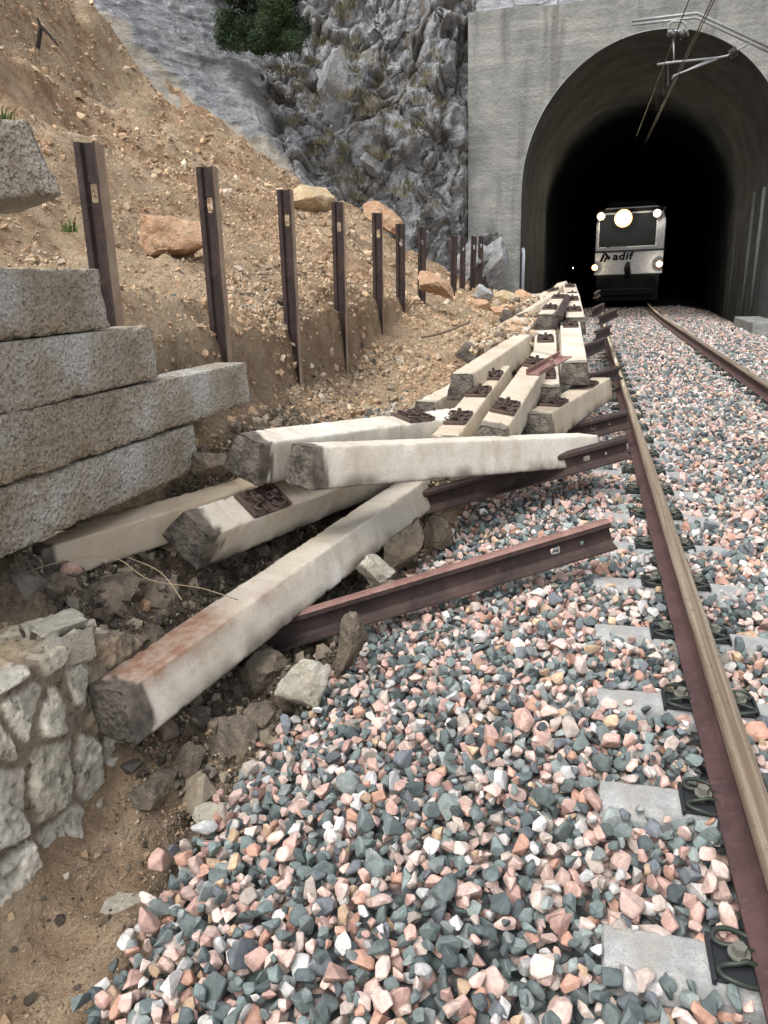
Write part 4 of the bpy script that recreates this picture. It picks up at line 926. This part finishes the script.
def blades(name, spots, hgt, n, mat, seed, spread=.18, wid=.012):
    g = np.random.default_rng(seed); V, Fc = [], []
    for (x, y, z, s) in spots:
        for _ in range(n):
            a = g.uniform(0, 2*math.pi); r = g.uniform(0, spread)*s; b = np.array([x+r*math.cos(a), y+r*math.sin(a), z]); h = hgt*s*g.uniform(.5, 1.2); l = g.uniform(.2, .9)*h; a2 = a+g.normal()*.6
            tip = b+np.array([l*math.cos(a2), l*math.sin(a2), h*g.uniform(.1, .9)]); mid = (b+tip)/2+np.array([0, 0, h*.22]); w = wid*s; sd = np.array([-math.sin(a2), math.cos(a2), 0])*w
            o = len(V); V += [b-sd, b+sd, mid+sd*.8, mid-sd*.8, tip, tip+sd*.1]; Fc += [(o, o+1, o+2, o+3), (o+3, o+2, o+5, o+4)]
    return npmesh(name, V, Fc, False)
t = NT('dry_grass_blade', .9, .1); c = t.mix(t.ramp(t.noise(2, 3), [(.4, 0), (.6, 1)]), (.11, .105, .06), (.27, .235, .15)); M_GR = t.fin(c)
sp = []
for (px, py) in [(345,20),(352,70),(345,100),(360,60),(420,80),(428,100),(412,95),(318,65),(300,130),(312,150),(325,140),(345,165),(355,180),(340,190),(370,150),(385,165),(372,190),(395,195),(410,185),(330,180),(310,165),(305,105),(290,75),(315,40),(355,200),(345,212),(365,205),(405,130),(418,118),(390,130),(375,120),(360,110),(380,215),(275,75),(350,10),(345,45),(430,60),(322,105),(300,85),(340,150)]:
    for _ in range(2):
        p = at(px+random.uniform(-9, 9), py+random.uniform(-8, 8), Y=float(np.interp(px, [260, 300, 350, 430], [19.2, 20.0, 20.7, 21.6]))); sp.append((p[0], p[1], p[2], random.uniform(.7, 1.3)))
tag(link('dry_grass', blades('dry_grass', sp, .30, 50, M_GR, 5, .3, .006), M_GR), 'dry olive grass tufts growing in the clefts of the crags', 'grass', kind='stuff')

def leafy(name, centers, n, size, mat, seed, parent=None):
    g = np.random.default_rng(seed); V, Fc = [], []
    for (c, r) in centers:
        u = g.normal(size=(n, 3)); u /= np.linalg.norm(u, axis=1)[:, None]; rr = g.uniform(.35, 1, n)**.6*(1+.25*g.normal(size=n)*.5)
        P_ = np.array(c)+u*rr[:, None]*np.array(r)
        for p in P_:
            a = g.normal(size=3); a /= np.linalg.norm(a); b = np.cross(a, g.normal(size=3)); b /= np.linalg.norm(b); s = size*g.uniform(.6, 1.4); o = len(V)
            V += [p-a*s, p+b*s*.28, p+a*s, p-b*s*.28]; Fc.append((o, o+1, o+2, o+3))
    return link(name, npmesh(name, V, Fc, False), mat, parent)
t = NT('dark_leaf', .75, .2); c = t.mix(t.ramp(t.noise(1.6, 4), [(.38, 0), (.62, 1)]), (.022, .042, .022), (.065, .10, .045)); M_LEAF = t.fin(c)
M_TWIG = mat_plain('grey_brown_twig', (.12, .09, .07), .9)
bp = at(262, 18, Y=18.9); bush = empty('bush', tuple(bp-np.array([0, 0, .35]))); tag(bush, 'dark green bush hanging on the rock face at the top of the photo', 'bush')
cs = []
for _ in range(44):
    a = at(random.uniform(222, 302), random.uniform(-40, 46), Y=random.uniform(18.4, 19.6))
    cs.append((np.array(a)-np.array(bush.location), (.32, .3, .24)))
leafy('foliage', cs, 1500, .034, M_LEAF, 3, bush)
mb = MB()
for (c, r) in cs[::9]: mb.tube([(0, .3, 0), tuple(Vector(c)*.5+Vector((0, .12, .0))), tuple(c)], [.025, .018, .01], 6)
mb.build('stem', M_TWIG, bush)
def plant(px, py, fx, s, seed, label):
    p = at(px, py, **fx); o = link('grass_tuft', blades('grass_tuft', [(0, 0, 0, s)], .16, 45, None, seed, .12, .007), M_GRN); o.location = tuple(p); tag(o, label, 'grass tuft')
t = NT('green_grass_blade', .8, .1); c = t.mix(t.ramp(t.noise(5, 3), [(.4, 0), (.6, 1)]), (.05, .1, .03), (.14, .19, .06)); M_GRN = t.fin(c)
plant(68, 232, dict(Y=6.5), 1.0, 1, 'small green grass tuft left of the first post'); plant(3, 122, dict(Y=8), 1.3, 2, 'small green tuft on the slope at the left edge')
tp = at(43, 28, Y=11.4); mb = MB()
mb.tube([(-.12, 0, -.28), (0, 0, 0)], [.035, .03], 6); mb.tube([(0, 0, .02), (.14, 0, -.13), (.26, 0, -.28)], [.03, .022, .012], 6); mb.tube([(0, 0, 0), (-.04, 0, .13)], [.03, .015], 6)
tag(mb.build('dead_branch', mat_plain('black_bark', (.03, .024, .02), .9), M=Matrix.Translation(tuple(tp+np.array([0, -.05, 0])))), 'forked dead branch stuck in the slope at upper left', 'branch')
mb = MB(); q = [A_(0, 582, .42), A_(45, 566, .5), A_(90, 556, .54), A_(120, 560, .5), A_(150, 580, .42), A_(200, 588, .32), A_(238, 600, .22)]
mb.tube(catmull(q, 6), .0028, 5); mb.tube(catmull([A_(118, 552, .5), A_(128, 530, .58), A_(150, 518, .6)], 5), .002, 5); mb.tube(catmull([A_(125, 556, .5), A_(160, 572, .47), A_(182, 600, .4)], 5), .0022, 5)
tag(mb.build('root', mat_plain('pale_root', (.36, .28, .18), .9), smooth=True), 'thin pale roots straggling over the dark rubble', 'root')
mb = MB(); mb.tube(catmull([tuple(at(a, b, Y=10.2)) for a, b in [(415, 338), (430, 336), (448, 331), (470, 322)]], 5), [.014]*16, 6)
tag(mb.build('fallen_stick', M_TWIG, smooth=True), 'dark stick lying on the loose slope above the leaning sleeper', 'stick')

# ------------------------------------------------------------------ tunnel portal
PY = 23.5
def arch(n=56, cx=.15, hw=3.5, zs=3.9, zt=7.62, z0=-.6, grow=0.):
    """opening outline, left foot over the crown to right foot"""
    pts = [(cx-hw-grow, z0)]
    for k in range(n+1):
        a = math.pi-math.pi*k/n; pts.append((cx+(hw+grow)*math.cos(a)*(1 if True else 1), zs+(zt-zs+grow)*math.sin(a)))
    pts.append((cx+hw+grow, z0)); return pts
pw = empty('tunnel_portal', (0, PY, 0)); tag(pw, 'grey board-marked concrete tunnel portal with a tall arched opening', 'tunnel portal')
def portal_face():
    ins = arch(); n = len(ins); top = lambda x: 8.57-.03*(x+4.9)+.02*math.sin(x*3)
    XL, XR = -4.92, 9.0
    V, Fc = [], []; rows = 22
    # fine strips from the outline out to the rectangle
    outer = []
    for (x, z) in ins:
        dx, dz = x-.15, z-3.2
        if z <= 3.9: o = (XL if dx < 0 else XR, z)
        else:
            tx = (XL-.15)/dx if dx < -1e-6 else (XR-.15)/dx if dx > 1e-6 else 1e9; tz = (8.57-3.2)/dz
            k = min(tx, tz); ox, oz = .15+dx*k, 3.2+dz*k
            if tz <= tx: oz = top(ox)
            o = (ox, oz)
        outer.append(o)
    # snap the nearest outline rays to the two upper corners
    for X_ in (XL, XR):
        j = min(range(n), key=lambda i: (outer[i][0]-X_)**2+(outer[i][1]-8.5)**2); outer[j] = (X_, top(X_))
    for i in range(n):
        for r in range(rows+1):
            u = r/rows; x = ins[i][0]+(outer[i][0]-ins[i][0])*u; z = ins[i][1]+(outer[i][1]-ins[i][1])*u; V.append((x, 0, z))
    V = np.array(V); 
    nf = fbm(np.stack([V[:, 0], V[:, 0]*0, V[:, 2]*4], 1)*.9, 4, 120)*.018+fbm(V*.5+9, 3, 121)*.05
    V[:, 1] = nf; edge = np.zeros(len(V), bool); edge[::rows+1] = True
    Fq = gridfaces(n, rows+1)
    k = len(V); back = V.copy(); back[:, 1] = 1.3
    A_o = [i*(rows+1)+rows for i in range(n)]
    side = [(A_o[i], A_o[i+1], A_o[i+1]+k, A_o[i]+k) for i in range(n-1)]
    Va = np.concatenate([V, back]); Fa = np.concatenate([Fq, np.array(side)])
    me = npmesh('face_wall', Va, Fa, False)
    bm = bmesh.new(); bm.from_mesh(me); bmesh.ops.recalc_face_normals(bm, faces=bm.faces); bm.to_mesh(me); bm.free()
    link('face_wall', me, M_PORT, pw)
    # the reveal and the lining beyond it
    def lining(name, y0, y1, step, grow, nz, mat):
        pr = arch(grow=grow); ys = np.arange(y0, y1+step*.5, step); V = np.array([(x+float(trackx(PY+y))*1.0, y, z) for y in ys for x, z in pr])
        rk = nz*smooth(y0, y0+2.5, V[:, 1]); V[:, 0] += rk*fbm(V*.7, 3, 130); V[:, 2] += rk*fbm(V*.7+5, 3, 131)*(V[:, 2] > 0)
        return link(name, npmesh(name, V, gridfaces(len(ys), len(pr)), True), mat, pw)
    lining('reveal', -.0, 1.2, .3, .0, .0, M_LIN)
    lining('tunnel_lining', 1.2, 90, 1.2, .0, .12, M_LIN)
    n = len(ins)
    # raised ring round the opening
    pr1 = arch(grow=.24); V = []
    for (x, z), (x2, z2) in zip(arch(grow=.0), pr1): V += [(x, -.0, z), (x, -.05, z), (x2, -.05, z2), (x2, 0.03, z2)]
    False and link('arch_ring', npmesh('arch_ring', V, [(i*4+k, (i+1)*4+k, (i+1)*4+k+1, i*4+k+1) for i in range(n-1) for k in range(3)], False), M_PORT, pw)
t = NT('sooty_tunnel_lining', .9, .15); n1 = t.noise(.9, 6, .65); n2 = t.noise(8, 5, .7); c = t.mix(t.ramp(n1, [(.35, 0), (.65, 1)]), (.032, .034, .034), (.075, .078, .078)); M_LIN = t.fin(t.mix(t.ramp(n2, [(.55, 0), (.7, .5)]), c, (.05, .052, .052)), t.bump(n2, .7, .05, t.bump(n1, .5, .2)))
portal_face()
mb = MB(); mb.box((-30, 113, -1), (45, 113.5, 12)); mb.build('added_end_wall', M_LIN, pw, M=Matrix.Translation((0, -PY, 0)))  # unseen flat wall added to close the far end and keep it dark
# things along the tunnel sides
tag(MB().tube([(-3.30, 23.9, .6), (-3.27, 23.75, 2.15), (-3.3, 23.8, 2.3)], .055, 10).build('drain_pipe', mat_plain('white_plastic', (.5, .56, .62), .4), smooth=True), 'pale pipe standing just inside the left side of the tunnel mouth', 'pipe')
for k, (y, r_) in enumerate([(25.0, .05), (26.2, .05), (28.5, .04)]):
    x = 3.47-.02*k
    tag(MB().tube([(x, y, -.2), (x, y, 3.7)], r_, 10).build('wall_conduit', mat_plain('grey_conduit', (.10, .105, .105), .8), smooth=True), ['thick grey conduit on the right tunnel wall nearest the mouth', 'second grey conduit on the right tunnel wall', 'thin grey conduit deepest on the right tunnel wall'][k], 'conduit', 'conduits on the right tunnel wall')
tag(MB().box((2.95, 21.8, -.35), (3.65, 24.5, .12)).build('concrete_kerb', M_PORT, bevel=.02), 'low concrete kerb block at the right foot of the tunnel', 'kerb')
tag(MB().box((3.5, 8, -.6), (14, 21.78, -.02)).build('verge', M_SOIL, bevel=.05), kind='structure')
for nm in ('dark', 'sand', 'tan'): pass

# ------------------------------------------------------------------ overhead line equipment
oy = 22.5
def at22(x, y, Y=oy): return tuple(at(x, y, Y=Y))
cb = empty('catenary_bracket', at22(697, 14)); tag(cb, 'galvanised cantilever bracket with twin tubes holding the overhead wires at the portal', 'catenary bracket')
inv = Matrix.Translation(-Vector(cb.location))
def cbp(name, mb, mat): return mb.build(name, mat, cb, smooth=True, M=inv)
cbp('frame_tube', MB().tube([at22(632, 21), at22(697, 13), at22(775, 50)], .035, 8).tube([at22(632, 25), at22(696, 17.5), at22(775, 55)], .03, 8), M_GALV)
cbp('hanger', MB().tube([at22(668, 36), at22(669, 25), at22(672, 21.5), at22(682, 21.5), at22(686, 24), at22(688, 36)], .03, 8).tube([at22(668, 32), at22(688, 31)], .05, 8), M_GALV)
cbp('clamp', MB().tube([at22(671, 33), at22(676, 37)], .1, 8).tube([at22(681, 32), at22(684, 37)], .1, 8), M_INS)
cbp('upper_tube', MB().tube([at22(657, 64.5), at22(675, 62), at22(717, 58)], .03, 8).tube([at22(673.5, 41), at22(674, 62)], .022, 8), M_GALV)
cbp('registration_arm', MB().tube([at22(672, 79), at22(674, 75.5), at22(717, 59)], .022, 8).tube([at22(673, 76.5), at22(716, 57)], .018, 8), M_GALV)
cbp('stay_rod', MB().tube([at22(716, 58), at22(727, 56), at22(733, 52), at22(752, 42)], .028, 8), M_GALV)
mi = MB(); a, b = Vector(at22(729, 55)), Vector(at22(737, 50.5))
for k in range(5): c = a.lerp(b, (k+.5)/5); mi.tube([c-(b-a)*.05, c+(b-a)*.05], .11, 12)
cbp('insulator', mi, M_INS)
def wire(label, px, py, Y, r, y0=2, y1=60, sag=0):
    p = at(px, py, Y=Y); V = [(p[0]+float(trackx(y))*.0, y, p[2]) for y in np.linspace(y0, y1, 14)]
    tag(MB().tube(V, r, 6).build('overhead_wire', M_WIRE, smooth=True), label, 'overhead wire', 'overhead wires of the line')
wire('upper overhead wire, leftmost where it leaves the top of the photo', 687, 5, 16, .011, y1=30)
wire('overhead contact wire at the registration arm, left one of the close pair', 675, 78, 22.5, .012, y1=45)
wire('overhead contact wire beside its twin, right one of the close pair', 677, 78, 22.5, .012, y1=45)
for k, (a_, b_, c_, d_) in enumerate([(668, 60, 668, 85), (664, 70, 663, 95), (657, 80, 656, 110)]):
    tag(MB().tube([tuple(at(a_, b_, Y=25+k*2)), tuple(at(c_, d_, Y=25+k*2))], .012, 6).build('dropper', M_GALV), ['short dropper wire nearest the portal arch', 'middle dropper wire hanging in the tunnel', 'deepest and longest dropper wire in the tunnel'][k], 'dropper', 'droppers hanging in the tunnel')

# ------------------------------------------------------------------ the works train
TY = 33.0
tr = empty('train', (.28, TY, .2), -R(2.2)); tag(tr, 'white works train with lit headlights waiting inside the tunnel', 'train')
def T(px, py): p = at(px, py, Y=TY); return p[0]-.28, p[2]-.2
M_TW = mat_plain('white_train_paint', (.80, .81, .81), .4); M_TD = mat_plain('dark_underframe', (.010, .010, .011), .85); M_TG = mat_plain('windscreen_glass', (.012, .014, .016), .08); M_TK = mat_plain('dark_blue_paint', (.05, .055, .07), .5)
x0, zl = T(594, 275.5); x1, _ = T(662, 272.5); _, zt = T(628, 207)
prof = [(x0, zl), (x1, zl), (x1, zt-.55), (x1-.12, zt-.15), (x1-.35, zt), (x0+.35, zt), (x0+.12, zt-.15), (x0, zt-.55)]
MB().prism(prof, .0, 14).build('body', M_TW, tr, bevel=.03)
MB().prism([(x0+.35, zt+.003), (x1-.35, zt+.003), (x1-.5, zt+.22), (x0+.5, zt+.22)], .3, 13).build('roof', M_TD, tr)
wx0, wz0 = T(598.6, 247.5); wx1, wz1 = T(657.5, 212)
MB().box((wx0-.06, -.035, wz0-.06), (wx0, 0, wz1+.06)).box((wx1, -.035, wz0-.06), (wx1+.06, 0, wz1+.06)).box((wx0, -.035, wz0-.06), (wx1, 0, wz0)).build('window_frame', M_TW, tr, bevel=.008)
MB().box((x0+.03, -.03, wz1+.06), (x1-.03, -.002, zt-.05)).build('roof_panel', M_TD, tr, bevel=.01)
ws = MB().box((wx0, -.012, wz0), (wx1, .0, wz1)).build('windscreen', M_TG, tr)
MB().tube([(wx0+.3, -.05, wz0-.02), (wx0+1.1, -.05, wz0+.1)], .015, 6).build('wiper', M_TD, ws)
_, lz = T(628, 250.5); MB().box((x0-.01, -.10, lz-.05), (x1+.01, -.002, lz+.03)).build('ledge', M_TK, tr, bevel=.01)
MB().box((x0+.1, -.05, .12), (x1-.1, 12, zl-.02)).box((x0+.25, -.35, .35), (x1-.25, -.05, .6)).build('underframe', M_TD, tr, bevel=.03)
for s in (x0+.45, x1-.45):
    MB().tube([(s, -.05, .85), (s, -.5, .85)], .07, 12).tube([(s, -.5, .85), (s, -.54, .85)], .22, 16).build('buffer', M_TD, tr, smooth=False)
hx_, hz1 = T(628, 262); _, hz0 = T(628, 275)
MB().tube([(hx_, -.06, hz1), (hx_-.02, -.12, (hz0+hz1)/2), (hx_+.05, -.10, hz0-.1)], [.07, .13, .12], 10).build('coupling_cover', M_TD, tr, smooth=True)
M_LG = {}
def lamp(px, py, r, st, col, glow):
    x, z = T(px, py); h_ = MB().tube([(x, -.12, z), (x, .02, z)], r+.03, 20).build('headlight', M_TD, tr)
    g = NT('lamp_halo_glass', .3); g.b.inputs['Emission Color'].default_value = (*glow, 1); g.b.inputs['Emission Strength'].default_value = 1.6; g.fin((1, .9, .7))  # dim warm emission of the glass stands in for the halo round the lamp
    mt = NT('lamp_bulb', .3); mt.b.inputs['Emission Color'].default_value = (*col, 1); mt.b.inputs['Emission Strength'].default_value = st; mt.fin((1, .95, .85))
    A = [0, .3, .6, .9, 1.2, 1.5]
    MB().tube([(x, -.12-.06*math.sin(a), z) for a in A], [r*math.cos(a) for a in A], 24).build('lens', g.m, h_, smooth=True)
    MB().tube([(x, -.17-.10*math.sin(a), z) for a in A], [r*.66*math.cos(a) for a in A], 24).build('bulb', mt.m, h_, smooth=True)
lamp(623.4, 218.5, .34, 110, (1, .86, .62), (1, .50, .16)); lamp(601, 216.5, .15, 45, (1, .92, .8), (1, .55, .25)); lamp(657, 213.5, .15, 45, (1, .92, .86), (.9, .6, .5)); lamp(594.8, 267.5, .12, 30, (1, .78, .5), (1, .42, .12)); lamp(659, 264, .13, 40, (1, .86, .68), (1, .5, .25))
# lettering and emblem
tx, tz = T(612.5, 260.0); fc = bpy.data.curves.new('lettering', 'FONT'); fc.body = 'adif'; fc.size = .40; fc.extrude = .004; fc.space_character = 1.12; fc.shear = .12; fc.offset = .014
tc = bpy.data.objects.new('tmp', fc); COL.objects.link(tc); fc.materials.append(M_TD); bpy.context.view_layer.update(); tm = bpy.data.meshes.new_from_object(tc.evaluated_get(bpy.context.evaluated_depsgraph_get())); bpy.data.objects.remove(tc)
to = bpy.data.objects.new('lettering', tm); COL.objects.link(to); to.parent = tr; to.location = (tx, -.008, tz); to.rotation_euler = (R(90), 0, 0); to.scale = (1.18, 1, 1)
ex_, ez = T(600.5, 262); e = MB(); S = .34
for pts in ([(-.05, 0), (.06, 0), (.17, .24), (.08, .32)], [(.10, .0), (.19, 0), (.25, .12), (.19, .20)], [(.05, .37), (.15, .40), (.40, .14), (.29, .05), (.19, .24)]):
    e.prism([(ex_+a, ez+b) for a, b in pts], -.008, -.002)
e.build('emblem', M_TD, tr)
# a tiny signal light glowing far inside on the left
mt = NT('signal_glow', .3); mt.b.inputs['Emission Color'].default_value = (.8, .9, 1, 1); mt.b.inputs['Emission Strength'].default_value = 4; mt.fin((1, 1, 1))
p = at(573, 268, Y=40); sg = MB().tube([tuple(p+np.array([0, 0, -.9])), tuple(p+np.array([0, .02, .12]))], .04, 8).build('signal_post', M_TD)
tag(sg, 'small signal with a pin-point light deep in the tunnel, left of the train', 'signal')
MB().tube([tuple(p+np.array([0, -.07, 0])), tuple(p+np.array([0, -.04, 0]))], .03, 10).build('lamp', mt.m, sg)
print('objects', len(bpy.data.objects), 'ballast faces', sum(len(p.data.polygons) for p in bpy.data.objects if p.name == 'track_ballast'))
